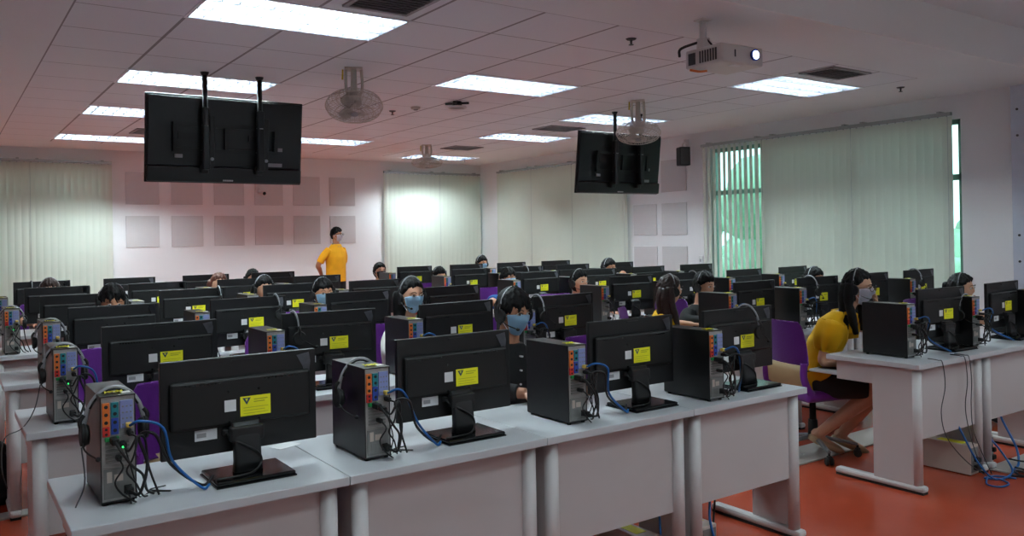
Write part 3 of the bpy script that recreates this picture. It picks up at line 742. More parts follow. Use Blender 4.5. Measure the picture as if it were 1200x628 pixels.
# ------------------------------------------------------------------ laying out the rows
X0L, X0R = .2875, 4.5826; YR = [2.53+1.4*k for k in range(6)]
OFFPC = {'L': [.10, .115, .195, .175], 'R': [.185, .155, .17, .17]}
OFFM = {'L': [.55, .58, .69, .68], 'R': [.76, .77, .75, .7]}
rown = ['front', 'second', 'third', 'fourth', 'fifth', 'rearmost']; posn = ['leftmost', 'second', 'third', 'rightmost']; bank = {'L': 'left', 'R': 'window-side'}
rnd = random.Random(3); ST = {}
first = [True]
for ri, Y in enumerate(YR):
    for bk, X0 in (('L', X0L), ('R', X0R)):
        for k in range(4):
            x = X0+DW*k; where = f'{posn[k]} desk, {rown[ri]} row, {bank[bk]} bank'
            o = desk0 if first[0] else copytree(desk0); o.location = (x, Y, 0)
            o['label'] = f'white panel-sided computer desk, {posn[k]} of the {rown[ri]} row, {bank[bk]} bank'
            if (ri, bk, k) == (0, 'R', 0):
                for ch in o.children:
                    if ch.name.startswith('keyboard_tray'): ch.location.y += .15
            jx, jy = (0, 0) if ri == 0 else (rnd.uniform(-.02, .02), rnd.uniform(-.02, .02))
            px = x+OFFPC[bk][k]+jx; py = Y+.115+jy
            if ri == 0 and bk == 'L': py = Y+(.165, .125, .105, .06)[k]
            if ri == 0 and bk == 'R': py = Y+.17
            if (ri, bk) == (1, 'L') and k == 1: px += .1
            if (ri, bk) == (2, 'L') and k in (0, 1): px += .1
            mx = x+OFFM[bk][k]+rnd.uniform(-.015, .015)*(ri > 0)
            if ri > 0 and bk == 'L': mx = x+(.60, .62, .63, .60)[k]+rnd.uniform(-.015, .015)
            if ri > 0 and bk == 'R': mx = x+(.66, .66, .62, .68)[k]
            if bk == 'R' and ri == 0: mx = x+(.77, .79, .77, .66)[k]
            if px+PW > mx-.13: mx = px+PW+.135
            yaw = 0 if ri == 0 and bk == 'L' else rnd.uniform(-4, 4)
            if bk == 'R' and ri == 0 and k == 3: mx = x+.66
            mx = min(mx, X0+4*DW-.20)
            o = pc0 if first[0] else copytree(pc0, skip=(() if ri < 4 else ('socket', 'slot_covers'))+(() if k == 0 and bk == 'L' and ri < 4 else ('link_light',))); o.location = (px, py, DH); o['label'] = f'black computer tower on the {where}'
            my = Y+.215
            if ri == 0 and bk == 'L': my = Y+(.225, .23, .2, .2)[k]
            o = mon0 if first[0] else copytree(mon0); o.location = (mx, my, DH+.0005); o.rotation_euler = (0, 0, R(yaw)); o['label'] = f'black monitor, its back showing, on the {where}'
            ST[(bk, ri, k)] = (x, Y, px, py, mx, my); first[0] = False

# chairs
chair_used = [False]
def chair(x, y, rz, label):
    o = chair0 if not chair_used[0] else copytree(chair0); chair_used[0] = True
    o.location = (x, y, 0); o.rotation_euler = (0, 0, R(rz)); o['label'] = label; return o
# ------------------------------------------------------------------ people
def head_pt(d, infl=0):
    x, y, z = d
    X = .074*x; Yy = .092*y+.008; Z = .115*z
    if z < 0:
        k = -z; X *= 1-.30*k**1.4; Yy = Yy*(1-.30*k) if y > 0 else Yy*(1-.06*k)
    else: X *= 1+.04*z
    if y < 0:
        g = lambda cx, cz, sx, sz: math.exp(-(((X-cx)/sx)**2+((Z-cz)/sz)**2))
        Yy -= .021*g(0, -.02, .012, .017)+.009*g(0, .004, .009, .02)
        Yy += .009*(g(.031, .008, .016, .012)+g(-.031, .008, .016, .012))
        Yy -= .004*(g(.03, .026, .022, .008)+g(-.03, .026, .022, .008))
        Yy -= .005*g(0, -.058, .022, .009)+.008*g(0, -.098, .02, .014)
        Yy -= .003*(g(.042, -.028, .016, .02)+g(-.042, -.028, .016, .02))
    p = Vector((X, Yy, Z))
    if infl: p += Vector((x, y, z)).normalized()*infl
    return p
def remesh_to(name, bm, voxel, m, parent, smooth_it=5):
    bmesh.ops.recalc_face_normals(bm, faces=bm.faces)
    me = bpy.data.meshes.new('tmp'); bm.to_mesh(me); bm.free()
    o = bpy.data.objects.new('tmp', me); C.objects.link(o)
    md = o.modifiers.new('r', 'REMESH'); md.mode = 'VOXEL'; md.voxel_size = voxel; md.use_smooth_shade = True
    if smooth_it: sm = o.modifiers.new('s', 'SMOOTH'); sm.factor = .5; sm.iterations = smooth_it
    dg = bpy.context.evaluated_depsgraph_get(); dg.update()
    nm = bpy.data.meshes.new_from_object(o.evaluated_get(dg)); bpy.data.objects.remove(o); bpy.data.meshes.remove(me)
    nm.materials.clear(); nm.materials.append(MT[m])
    for p in nm.polygons: p.use_smooth = True
    r = bpy.data.objects.new(name, nm); C.objects.link(r); r.parent = parent; return r
def limb(bm, pts, rad, seg=14):
    P = [Vector(p) for p in pts]; n = len(rad)
    tube(bm, P, lambda t: rad[min(n-1, int(t*(n-1)))]*(1-(t*(n-1)) % 1)+rad[min(n-1, int(t*(n-1))+1)]*((t*(n-1)) % 1), seg, n=5)
def hand(bm, wrist, d, up, side, curl=.5):
    # palm along d, back of the hand towards up; side=+1 thumb towards +lat
    d = Vector(d).normalized(); up = Vector(up); up = (up-d*up.dot(d)).normalized(); lat = d.cross(up)*side; w_ = Vector(wrist)
    tube(bm, [w_-d*.02, w_+d*.03, w_+d*.085], lambda t: .026+.012*t-.004*t*t, 12, sm=False, flat=.45, up=up)
    for i, (o, L) in enumerate(((.030, .070), (.010, .080), (-.010, .074), (-.028, .058))):
        b0 = w_+d*.075+lat*o; k = curl
        p1 = b0+d*L*.45-up*L*.12*k; p2 = p1+d*L*.3*(1-k*.4)-up*L*.3*k; p3 = p2+d*L*.25*(1-k)-up*L*.28*k
        tube(bm, [b0, p1, p2, p3], lambda t: .0088-.0022*t, 8, n=3)
    b0 = w_+d*.02+lat*.028; tube(bm, [b0, b0+d*.03+lat*.028-up*.008, b0+d*.06+lat*.034-up*.02], lambda t: .011-.003*t, 8, n=3)
def person(label, loc, rz, T=1.24, hx=0, hy=-.12, yaw=0, nod=0, skin='skin', hair='short', haircol='hair_black', mask=None, shirt='cloth_black', female=False,
           arms=None, legs=None, trousers='cloth_black', voxel=.0085, stand=False, glasses=False, sleeve=.55, hair_hl=.5, shoe='rubber_black', collar=None, skirt=False, sh=None, puffy=False, W=None):
    t = thing('person', label, 'person', (loc[0], loc[1], 0), R(rz))
    hc = Vector((hx, hy, T-.118)); nb_ = Vector((hx*.8, hy*.75+.02, T-.272))       # head centre, neck base
    HM = Matrix.Translation(hc)@Matrix.Rotation(R(yaw), 4, 'Z')@Matrix.Rotation(R(nod), 4, 'X')
    pel = Vector((0, 0, .53 if not stand else .93)); sw = W or (.175 if female else .2)
    shz = T-.355; shc = Vector((hx*.7, hy*.7+.02, shz)) if sh is None else Vector(sh)
    if stand: shc = Vector((0, -.0, T-.36)); nb_ = Vector((0, -.01, T-.268)); hc = Vector((0, -.03, T-.118)); HM = Matrix.Translation(hc)@Matrix.Rotation(R(yaw), 4, 'Z')@Matrix.Rotation(R(nod), 4, 'X')
    def torso(bm, inf=0, hem=0.):
        P = [pel+Vector((0, 0, -.06+hem)), pel.lerp(shc, .12), pel.lerp(shc, .4), pel.lerp(shc, .72), pel.lerp(shc, .93), shc+Vector((0, 0, .03)), nb_+Vector((0, 0, -.0)), ]
        rx = [.165, .165, .130 if female else .15, .155, sw*.9, sw*.6, .06]; ry = [.12, .125, .10, .115, .095, .08, .058]
        if stand: rx = [.155, .158, .15, .165, .165, .11, .06]; ry = [.11, .115, .12, .12, .10, .08, .058]
        loft(bm, [(p, a+inf, c+inf) for p, a, c in zip(P, rx, ry)], 26, pw=2.4)
    if arms is None:
        e = .27 if not female else .24
        arms = [((e*s, shc.y-.10, .80), (s*.15, shc.y-.33, .795)) for s in (-1, 1)]
    if legs is None:
        legs = [((s*.11, -.40, .50), (s*.12, -.36, .09)) for s in (-1, 1)] if not stand else [((s*.095, -.01, .50), (s*.10, .02, .09)) for s in (-1, 1)]
    sp = [shc+Vector((s*sw*.92, 0, .0)) for s in (-1, 1)]
    b = nb(); torso(b)
    tube(b, [nb_-Vector((0, 0, .05)), nb_.lerp(HM@Vector((0, .02, -.07)), .5), HM@Vector((0, .022, -.05))], lambda q: .056-.006*q if not female else .05-.006*q, 14, sm=False)
    vs = bmesh.ops.create_icosphere(b, subdivisions=5 if voxel < .007 else 4, radius=1)['verts']
    for v in vs: v.co = HM@head_pt(tuple(v.co.normalized()))
    for s in (-1, 1): ell(b, HM@Vector((s*.074, .012, -.008)), (.010, .019, .031), 2, rot=Matrix.Rotation(R(yaw), 3, 'Z'))
    for i, s in enumerate((-1, 1)):
        el, wr = Vector(arms[i][0]), Vector(arms[i][1])
        limb(b, [sp[i]-Vector((s*.03, 0, -.005)), sp[i].lerp(el, .5), el, el.lerp(wr, .35), wr], [.052, .047, .040, .038, .025] if not female else [.044, .040, .033, .032, .021])
        if len(arms[i]) > 2: hand(b, wr, arms[i][2], arms[i][3], arms[i][4] if len(arms[i]) > 4 else -s, arms[i][5] if len(arms[i]) > 5 else .5)
        else: hand(b, wr, (-s*.25, -1, -.05), (0, 0, 1), -s, .35)
        kn, an = Vector(legs[i][0]), Vector(legs[i][1]); hp = pel+Vector((s*.085, 0, -.02))
        limb(b, [hp, hp.lerp(kn, .5), kn, kn.lerp(an, .35), an], [.088, .078, .056, .054, .034])
        fd = Vector(legs[i][2]) if len(legs[i]) > 2 else Vector((s*.1, -1, -.25)); fd.normalize()
        tube(b, [an+Vector((0, 0, .01))-fd*.03, an-Vector((0, 0, .025))+fd*.05, an-Vector((0, 0, .045))+fd*.15], lambda q: .036-.008*q, 10, n=3, flat=.8)
    remesh_to('body', b, voxel, skin, t, 3 if voxel < .007 else 2)
    # hair
    b = nb(); vs = bmesh.ops.create_icosphere(b, subdivisions=5, radius=1)['verts']
    for v in vs:
        d = v.co.normalized(); x, y, z = d
        az = math.degrees(math.atan2(x, -y))                       # 0 at the face
        jag = .09*math.sin(az*.17+2)+.06*math.sin(az*.41+1)+.03*math.sin(az*.9)-(.0 if hair in ('short', 'fringe') else .16*(min(abs(az), 60)/60)-.10)
        hl = hair_hl+jag*(1 if hair == 'fringe' else .35)-(abs(az)/75)**3*.35
        face = 1/(1+math.exp(-(hl-z)*22)) * 1/(1+math.exp((abs(az)-(88 if hair in ('short', 'fringe') else 78))/5))
        nape = 1/(1+math.exp((z+.62)*16)) if hair in ('short', 'fringe') else 1/(1+math.exp((z+.8)*16))
        sideb = 1/(1+math.exp(-(-.12-z)*20)) * 1/(1+math.exp((abs(az)-118)/5)) if hair in ('short', 'fringe') else 0
        out = 1-max(face, nape, sideb); thick = .012 if hair != 'long' else .010
        nz = noise.noise(Vector((az*.12, z*2.2, 1)))*.008+noise.noise(d*9)*.005
        v.co = HM@(head_pt(tuple(d))+d*(out*(thick+nz+(.006*max(0, z) if hair in ('fringe', 'short') else .003)) - (1-out)*.010))
    if hair == 'long':
        for pts, r0, fl in (([(0, .06, .02), (.0, .085, -.1), (0, .08, -.22), (.0, .07, -.30)], .07, .55), ([(-.060, .03, .03), (-.072, .03, -.09), (-.076, .0, -.2), (-.07, -.03, -.3)], .046, .75), ([(-.045, .06, .02), (-.055, .07, -.1), (-.06, .06, -.2), (-.055, .045, -.28)], .048, .8), ([(.066, .02, .03), (.078, .015, -.09), (.075, -.01, -.2), (.07, -.02, -.29)], .038, .8)):
            tube(b, [HM@Vector(q) for q in pts], lambda q: r0*(1-.75*max(0, q-.35))*(1+.12*math.sin(q*11)), 16, flat=fl, up=None, n=8)
    if hair in ('bun', 'tail'):
        ell(b, HM@Vector((0, .115, .02)), (.036, .034, .036), 3)
        if hair == 'tail': tube(b, [HM@Vector(q) for q in ((0, .12, .02), (0, .155, -.06), (0, .13, -.2), (.01, .12, -.27))], lambda q: .032*(1-.7*q*q)+.003, 12)
    for v in b.verts: v.co += Vector((noise.noise(v.co*38), noise.noise(v.co*38+Vector((9, 0, 0))), noise.noise(v.co*20)*.5))*.006
    obj('hair', b, haircol, t, smooth=True)
    # eyes and brows
    for s in (-1, 1):
        b = nb(); ell(b, HM@Vector((s*.031, -.0775, .006)), (.0125, .0085, .0065), 3); e = obj('eye', b, 'eye_white', t)
        b = nb(); ell(b, HM@Vector((s*.031, -.0845, .006)), (.0055, .0025, .0058), 2); obj('iris', b, 'iris', e)
        b = nb(); tube(b, [HM@Vector((s*.018, -.0905, .008)), HM@Vector((s*.031, -.0905, .0135)), HM@Vector((s*.044, -.085, .009))], .0018, 6); obj('eyelid', b, haircol, e)
        b = nb(); tube(b, [HM@Vector((s*.015, -.0935, .024)), HM@Vector((s*.032, -.092, .0315)), HM@Vector((s*.048, -.081, .026))], .0032, 6, flat=.6); obj('eyebrow', b, haircol, t)
    if mask:
        b = nb(); rows = []; nu, nv = 25, 15
        for j in range(nv):
            zf = j/(nv-1); row = []
            for i in range(nu):
                u = i/(nu-1)*2-1; z = (-.118+.124*zf); z = z*(1-.12*abs(u)**2)-.012*abs(u)**2*(zf-.5)
                az = u*R(64); k = max(-.985, min(.3, z/.115)); cr = math.sqrt(1-k*k) if k > -.8 else .6+(-.8-k)*-.9
                d = Vector((math.sin(az)*cr, -math.cos(az)*cr, k)).normalized(); p = head_pt(tuple(d))
                # taut cloth: a smooth cup in front of nose and chin
                cupw = math.exp(-(u/.38)**2)*math.exp(-((zf-.42)/.38)**2)
                q = p+d*.004+Vector((0, -.011*cupw, 0))
                q = q+d*.0012*math.sin(zf*18)*(1-abs(u)); row.append(b.verts.new(HM@q))
            rows.append(row)
        for a, c in zip(rows, rows[1:]):
            for i in range(nu-1): b.faces.new((a[i], a[i+1], c[i+1], c[i]))
        bmesh.ops.solidify(b, geom=list(b.faces), thickness=.0015); mo = obj('face_mask', b, mask, t, smooth=True)
        b = nb()
        for s in (-1, 1):
            for z in (-.012, -.085): tube(b, [HM@Vector((s*.062, -.045, z)), HM@Vector((s*.077, -.012, z*.5)), HM@Vector((s*.084, .018, z*.15-.005))], .0016, 5)
        obj('ear_loop', b, 'mask_white', mo)
    else:
        b = nb(); ell(b, HM@Vector((0, -.0925, -.058)), (.02, .008, .007), 2); obj('mouth', b, 'lip', t)
    if glasses:
        b = nb()
        for s in (-1, 1):
            tube(b, [HM@Vector((s*.032+.024*math.cos(a), -.108+.01*abs(s*.032+.024*math.cos(a))/.05, .004+.018*math.sin(a))) for a in [k*math.pi/10 for k in range(21)]], .0022, 6, sm=False)
            tube(b, [HM@Vector((s*.056, -.097, .008)), HM@Vector((s*.08, -.04, .008)), HM@Vector((s*.083, .02, .002))], .0022, 6, sm=False)
        tube(b, [HM@Vector((-.009, -.107, .006)), HM@Vector((0, -.11, .01)), HM@Vector((.009, -.107, .006))], .0022, 6); g = obj('glasses', b, 'glasses_frame', t)
        b = nb()
        for s in (-1, 1):
            v = [b.verts.new(HM@Vector((s*.032+.022*math.cos(a), -.1075+.01*abs(s*.032+.022*math.cos(a))/.05, .004+.016*math.sin(a)))) for a in [k*math.pi/10 for k in range(20)]]; b.faces.new(v)
        obj('lenses', b, 'lens', g)
    # clothes
    b = nb(); torso(b, .014, hem=(-.01 if not stand else -.03))
    for i, s in enumerate((-1, 1)):
        el, wr = Vector(arms[i][0]), Vector(arms[i][1]); a = sp[i]-Vector((s*.045, 0, -.004))
        if sleeve <= 1: end = sp[i].lerp(el, sleeve); limb(b, [a, sp[i].lerp(end, .5), end], [.064, .064, .060] if not puffy else [.066, .078, .074])
        else: limb(b, [a, sp[i].lerp(el, .5), el, el.lerp(wr, .4), el.lerp(wr, .85)], [.066, .060, .054, .05, .038])
    so = remesh_to('shirt', b, max(.008, voxel), shirt, t, 4)
    if puffy:
        for i, s in enumerate((-1, 1)):
            el = Vector(arms[i][0]); ax = (el-sp[i]).normalized(); u, v = frame_of(ax)
            b = nb(); rows = []
            for j in range(10):
                q = j/9; ce = sp[i]+ax*(-.03+.20*q); row = []
                for k in range(36):
                    a = 2*math.pi*k/36; rr2 = (.05+.05*math.sin(math.pi*min(1, .2+q*.75)))+(.004+.018*q*q)*math.sin(a*7+i)
                    row.append(b.verts.new(ce+(u*math.cos(a)+v*math.sin(a))*rr2))
                rows.append(row)
            for r0, r1 in zip(rows, rows[1:]):
                for k in range(36): b.faces.new((r0[k], r0[(k+1) % 36], r1[(k+1) % 36], r1[k]))
            bmesh.ops.solidify(b, geom=list(b.faces), thickness=.003); obj('sleeve', b, shirt, t, smooth=True)
    if collar:
        b = nb(); c0 = nb_+Vector((0, -.004, .0)); rows = []
        for j, (dz, q) in enumerate(((.012, .058), (.018, .063), (-.004, .078), (-.016, .088))):
            row = []
            for k in range(25):
                a = -math.pi/2+.16+(2*math.pi-.32)*k/24; row.append(b.verts.new(c0+Vector((math.cos(a)*q, math.sin(a)*q*.95, dz-.03*max(0, -math.sin(a))))))
            rows.append(row)
        for r0, r1 in zip(rows, rows[1:]):
            for k in range(24): b.faces.new((r0[k], r0[k+1], r1[k+1], r1[k]))
        bmesh.ops.solidify(b, geom=list(b.faces), thickness=.003); obj('collar', b, collar, so, smooth=True)
    b = nb(); box(b, pel+Vector((0, 0, -.03)), (.28, .2, .12), .05, seg=3)
    q_ = .0 if not stand else -.022; loft(b, [(pel+Vector((0, 0, -.1)), .175+q_, .135+q_), (pel+Vector((0, 0, .0)), .178+q_, .14+q_), (pel+Vector((0, 0, .08 if not stand else .02)), .168+q_, .13+q_)], 20)
    for i, s in enumerate((-1, 1)):
        kn, an = Vector(legs[i][0]), Vector(legs[i][1]); hp = pel+Vector((s*.085, 0, -.02))
        if skirt: limb(b, [hp, hp.lerp(kn, .5), hp.lerp(kn, .8)], [.105, .096, .084])
        else: limb(b, [hp, hp.lerp(kn, .5), kn, kn.lerp(an, .4), kn.lerp(an, .95)], [.1, .092, .074, .07, .056])
    remesh_to('skirt' if skirt else 'trousers', b, .011, trousers, t, 3)
    for i, s in enumerate((-1, 1)):
        an = Vector(legs[i][1]); fd = Vector(legs[i][2]) if len(legs[i]) > 2 else Vector((s*.1, -1, -.25)); fd.normalize()
        b = nb(); P = [an+Vector((0, 0, -.035))-fd*.06, an+Vector((0, 0, -.042))+fd*.0, an+Vector((0, 0, -.046))+fd*.08, an+Vector((0, 0, -.05))+fd*.155, an+Vector((0, 0, -.052))+fd*.195]
        tube(b, P, lambda q: [.028, .038, .041, .036, .012][min(4, int(q*4.01))], 14, n=1, sm=False, flat=.72, up=(0, 0, 1)); obj('shoe', b, shoe, t, smooth=True)
    t['hc'] = tuple(hc); 
    wm = Matrix.Translation(Vector((loc[0], loc[1], 0)))@Matrix.Rotation(R(rz), 4, 'Z')
    return t, wm@hc, rz+yaw
def wear(pr, label, dz=.0, tiltx=0):
    _, p, rz = pr; headset(label, (p.x, p.y, p.z+dz), R(rz), R(tiltx), 'headsets worn by people')

# front man, front row of the left bank
pA = person('man in black buttoned shirt and blue mask behind the front left desks', (2.36, 3.53), 4, T=1.262, hy=-.14, skin='skin_tan', hair='fringe', hair_hl=.30, mask='mask_blue', shirt='cloth_black', voxel=.0058, sleeve=2, nod=6, collar='cloth_black')
wear(pA, 'black headset on the man in the black shirt')
for i, (z, y) in enumerate(((.915, -.226), (.84, -.222), (.765, -.212))): 
    pass
pB = person('woman with parted dark hair and blue mask in the second row', (2.53, 4.93), 2, T=1.265, hy=-.14, hair='long', hair_hl=.56, mask='mask_blue', shirt='cloth_white', female=True, voxel=.0065, sleeve=2, W=.15, arms=[((s*.19, -.2, .8), (s*.12, -.38, .795)) for s in (-1, 1)])
wear(pB, 'headset on the woman with parted dark hair and blue mask')
pC = person('person with dark hair and blue mask peeking over a third row monitor', (2.5, 6.33), 0, T=1.215, hair='short', hair_hl=.42, mask='mask_blue', skin='skin_tan', shirt='cloth_grey', voxel=.0075)
wear(pC, 'headset on the person peeking over a third row monitor')
pD = person('person with only black fringe and forehead above the monitor at left', (.98, 6.33), 0, T=1.24, hair='fringe', hair_hl=.38, shirt='cloth_black', skin='skin_tan', nod=14)
wear(pD, 'headset on the black-haired person at the left')
pE = person('person with brown hair far back at the left edge', (.87, 9.13), 4, T=1.195, hair='long', hair_hl=.5, haircol='hair_brown', female=True, shirt='cloth_grey', nod=8)
wear(pE, 'pale headset on the brown-haired person far back left')
pF = person('person with reddish brown hair bent behind the monitors', (2.46, 9.13), 0, T=1.185, hair='long', hair_hl=.75, haircol='hair_red', female=True, shirt='cloth_grey', nod=22)
pG = person('person with dark covered hair and black mask in the rearmost left row', (3.25, 10.5), 3, T=1.165, hair='long', hair_hl=.5, female=True, mask='mask_black', shirt='cloth_black')
pH = person('woman with black hair and headset band left of the standing man', (2.48, 7.72), 3, T=1.195, hair='long', hair_hl=.55, female=True, shirt='cloth_white', nod=10)
wear(pH, 'silver headset on the woman left of the standing man')
pI = person('woman in yellow with black mask right of the standing man', (5.02, 10.52), 0, T=1.185, hair='bun', hair_hl=.55, female=True, mask='mask_black', shirt='cloth_yellow')
pJ = person('person leaning on a hand in the fifth row, headset on', (5.16, 9.12), 0, T=1.15, hair='short', hair_hl=.45, shirt='cloth_grey', nod=8)
wear(pJ, 'headset on the person leaning in the fifth row')
pK = person('person with blue mask farthest back by the corner blinds', (6.70, 10.52), 0, T=1.235, hair='short', hair_hl=.4, mask='mask_blue', skin='skin_tan', shirt='cloth_black')
wear(pK, 'headset on the person farthest back by the corner blinds')
pL = person('man in blue shirt and pale mask in the fourth row', (5.24, 7.72), 4, T=1.17, hair='fringe', hair_hl=.35, mask='mask_blue', skin='skin_tan', shirt='cloth_blue')
pM = person('person in orange shirt, headset on, behind a third row tower', (5.12, 6.32), 0, T=1.185, hair='bun', hair_hl=.5, female=True, shirt='cloth_orange', skin='skin')
wear(pM, 'headset on the person in the orange shirt')
pN = person('man with raised black hair in front of the right wall panels', (6.74, 7.72), 4, T=1.225, hair='short', hair_hl=.45, skin='skin_tan', shirt='cloth_black', arms=[((-.27, -.2, .84), (-.03, -.3, .99), (.55, -.1, .5), (-.3, -.6, .4)), ((.27, -.16, .80), (.16, -.4, .795))])
wear(pN, 'headset on the man with raised black hair')
pO = person('woman in yellow top with black sleeves, long hair, turned away', (4.67, 4.72), 40, T=1.195, hair='long', hair_hl=.5, haircol='hair_brown', female=True, shirt='cloth_yellow', yaw=30, W=.15,
            arms=[((-.20, .0, .78), (-.12, -.20, .70)), ((.2, -.06, .8), (.10, -.28, .8))])
wear(pO, 'headset on the woman in yellow with black sleeves')
pP = person('person with short dark hair peeking over a second row tower', (5.34, 4.93), 2, T=1.19, hair='short', hair_hl=.45, shirt='cloth_black', sleeve=2, nod=6)
wear(pP, 'headset on the person peeking over a second row tower')
pQ = person('person with black hair just above a second row monitor at right', (6.88, 4.93), -4, T=1.175, hair='long', hair_hl=.6, female=True, shirt='cloth_grey', nod=16)
wear(pQ, 'headset on the black-haired person at the window side')
pS = person('person with tied hair behind a tower at the far right', (6.80, 3.52), 10, T=1.155, hair='bun', hair_hl=.5, female=True, shirt='cloth_grey')
wear(pS, 'headset on the person at the far right')
# seated woman in yellow
pR = person('seated woman in yellow blouse and black skirt beside the purple chair', (4.86, 3.42), 32, T=1.265, hx=-.03, hy=-.29, yaw=-20, nod=4, sh=(.0, -.13, .90), hair='long', hair_hl=.56, mask='mask_white', glasses=True, shirt='cloth_yellow', female=True, puffy=True, sleeve=.45,
            skirt=True, shoe='shoe_beige', voxel=.0055,
            arms=[((-.175, -.07, .675), (-.13, -.24, .645), (.25, -1, .0), (0, 0, 1), 1, .3), ((.16, -.36, .86), (.02, -.40, 1.02), (-.12, .1, .55), (.3, -.9, 0), -1, .9)],
            legs=[((-.02, -.42, .50), (-.0, -.02, .15), (.42, -.75, -.35)), ((.12, -.44, .50), (.16, -.16, .12), (.3, -.8, -.3))])
wear(pR, 'black headset on the seated woman in the yellow blouse')
# standing man
pT = person('standing man in yellow polo shirt, white mask, hands behind his back', (5.28, 12.55), 22, T=1.71, stand=True, yaw=18, hair='short', hair_hl=.45, skin='skin_tan', mask='mask_white', glasses=True, shirt='cloth_polo', collar='cloth_grey', sleeve=.82, voxel=.0065,
            arms=[((-.29, .10, 1.11), (-.12, .20, .93), (.9, .1, -.35), (0, 1, 0), -1, .3), ((.27, .10, 1.10), (.10, .21, .95), (-.9, .1, -.35), (0, 1, 0), 1, .3)])

# chairs under and behind the people
names = dict(A='under the man in the black shirt', B='under the woman with parted hair', C='under the third row person with blue mask', D='under the black-haired person at left', O='under the woman with black sleeves', P='behind the second row tower', Q='under the black-haired person by the window', S='under the person at the far right', M='under the person in orange', L='under the man in blue', N='under the man by the wall panels', H='under the woman left of the standing man', E='under the brown-haired person', F='under the red-haired person', G='under the person in the dark head covering', I='under the woman with black mask', J='under the leaning person', K='under the farthest person')
PX = dict(A=pA, B=pB, C=pC, D=pD, O=pO, P=pP, Q=pQ, S=pS, M=pM, L=pL, N=pN, H=pH, E=pE, F=pF, G=pG, I=pI, J=pJ, K=pK)
for k, (o, p, rz) in PX.items():
    chair(o.location.x, o.location.y+.02, math.degrees(o.rotation_euler.z), f'purple office chair {names[k]}')
chair(4.90, 3.46, 74, 'purple office chair the woman in yellow sits on')
for x, y, rz, l in ((.90, 3.52, 8, 'empty purple chair behind the leftmost front monitor'), (1.15, 3.46, -6, 'empty purple chair seen between the first monitor and second tower'),
                    (.84, 4.92, 0, 'empty purple chair behind the leftmost second row tower'), (1.78, 4.90, 5, 'empty purple chair behind the second monitor, second row'),
                    (3.35, 4.75, 12, 'empty purple chair at the right of the second row, left bank'), (3.15, 3.48, -4, 'empty purple chair behind the third front monitor'), (2.95, 6.25, 8, 'empty purple chair in the third row, left bank')):
    chair(x, y, rz, l)

# ------------------------------------------------------------------ headsets left on things
def on_pc(bk, ri, k, label, dy=.07, rz=0, sc=.95):
    x, Y, px, py, mx, my = ST[(bk, ri, k)]
    return headset(label, (px+PW/2, py+dy, DH+PH-.128*sc+.014), R(rz), 0, 'headsets hung on towers', sc=sc)
def on_mon(bk, ri, k, u, label, sc=.95):
    x, Y, px, py, mx, my = ST[(bk, ri, k)]
    return headset(label, (mx+u, my+.058, DH+MZ1-.128*sc+.012), R(90), 0, 'headsets hung on monitors', sc=sc)
h1 = on_pc('L', 0, 0, 'headset hung over the leftmost front tower')
b = nb(); c = Vector(h1.location); 
tube(b, [(-.095, 0, -.05), (-.09, -.02, -.16), (-.12, -.03, -.235), (-.13, -.13, -.2545), (-.09, -.17, -.2545), (0, -.14, -.2545), (.03, -.11, -.254), (.03, -.07, -.2)], .0024, 6); obj('cord', b, 'cable_grey', h1)
on_pc('L', 0, 1, 'headset hung over the second front tower', .15)
h2 = on_pc('L', 1, 0, 'headset hung over the leftmost second row tower')
b = nb(); tube(b, [(-.095, 0, -.05), (-.12, 0, -.16), (-.17, -.02, -.235), (-.24, -.03, -.27), (-.25, -.03, -.4), (-.23, 0, -.5)], .0024, 6); obj('cord', b, 'cable_grey', h2)
on_pc('L', 2, 0, 'headset hung over the leftmost third row tower'); on_pc('L', 3, 0, 'headset hung over the leftmost fourth row tower')
on_mon('L', 1, 1, -.2, 'headset hung on the second monitor of the second row'); on_mon('L', 2, 1, .18, 'headset hung on the second monitor of the third row')
on_mon('L', 0, 3, .06, 'headset hung on the rightmost front monitor of the left bank'); on_mon('L', 1, 3, -.22, 'headset hung on the rightmost second row monitor, left bank')
on_mon('R', 1, 1, -.12, 'headset hung on the second row monitor behind the yellow woman'); on_mon('R', 1, 3, -.1, 'headset hung on the rightmost second row monitor near the blinds')
on_mon('L', 3, 1, .2, 'headset hung on a fourth row monitor in the left bank'); on_mon('L', 5, 0, -.1, 'pale headset on the rearmost left monitor')
on_mon('R', 4, 1, 0, 'headset on a fifth row monitor, window-side bank'); on_mon('R', 2, 1, 0, 'headset on a third row monitor near the open blind')
on_pc('R', 0, 1, 'headset resting on the second front tower of the window-side bank')

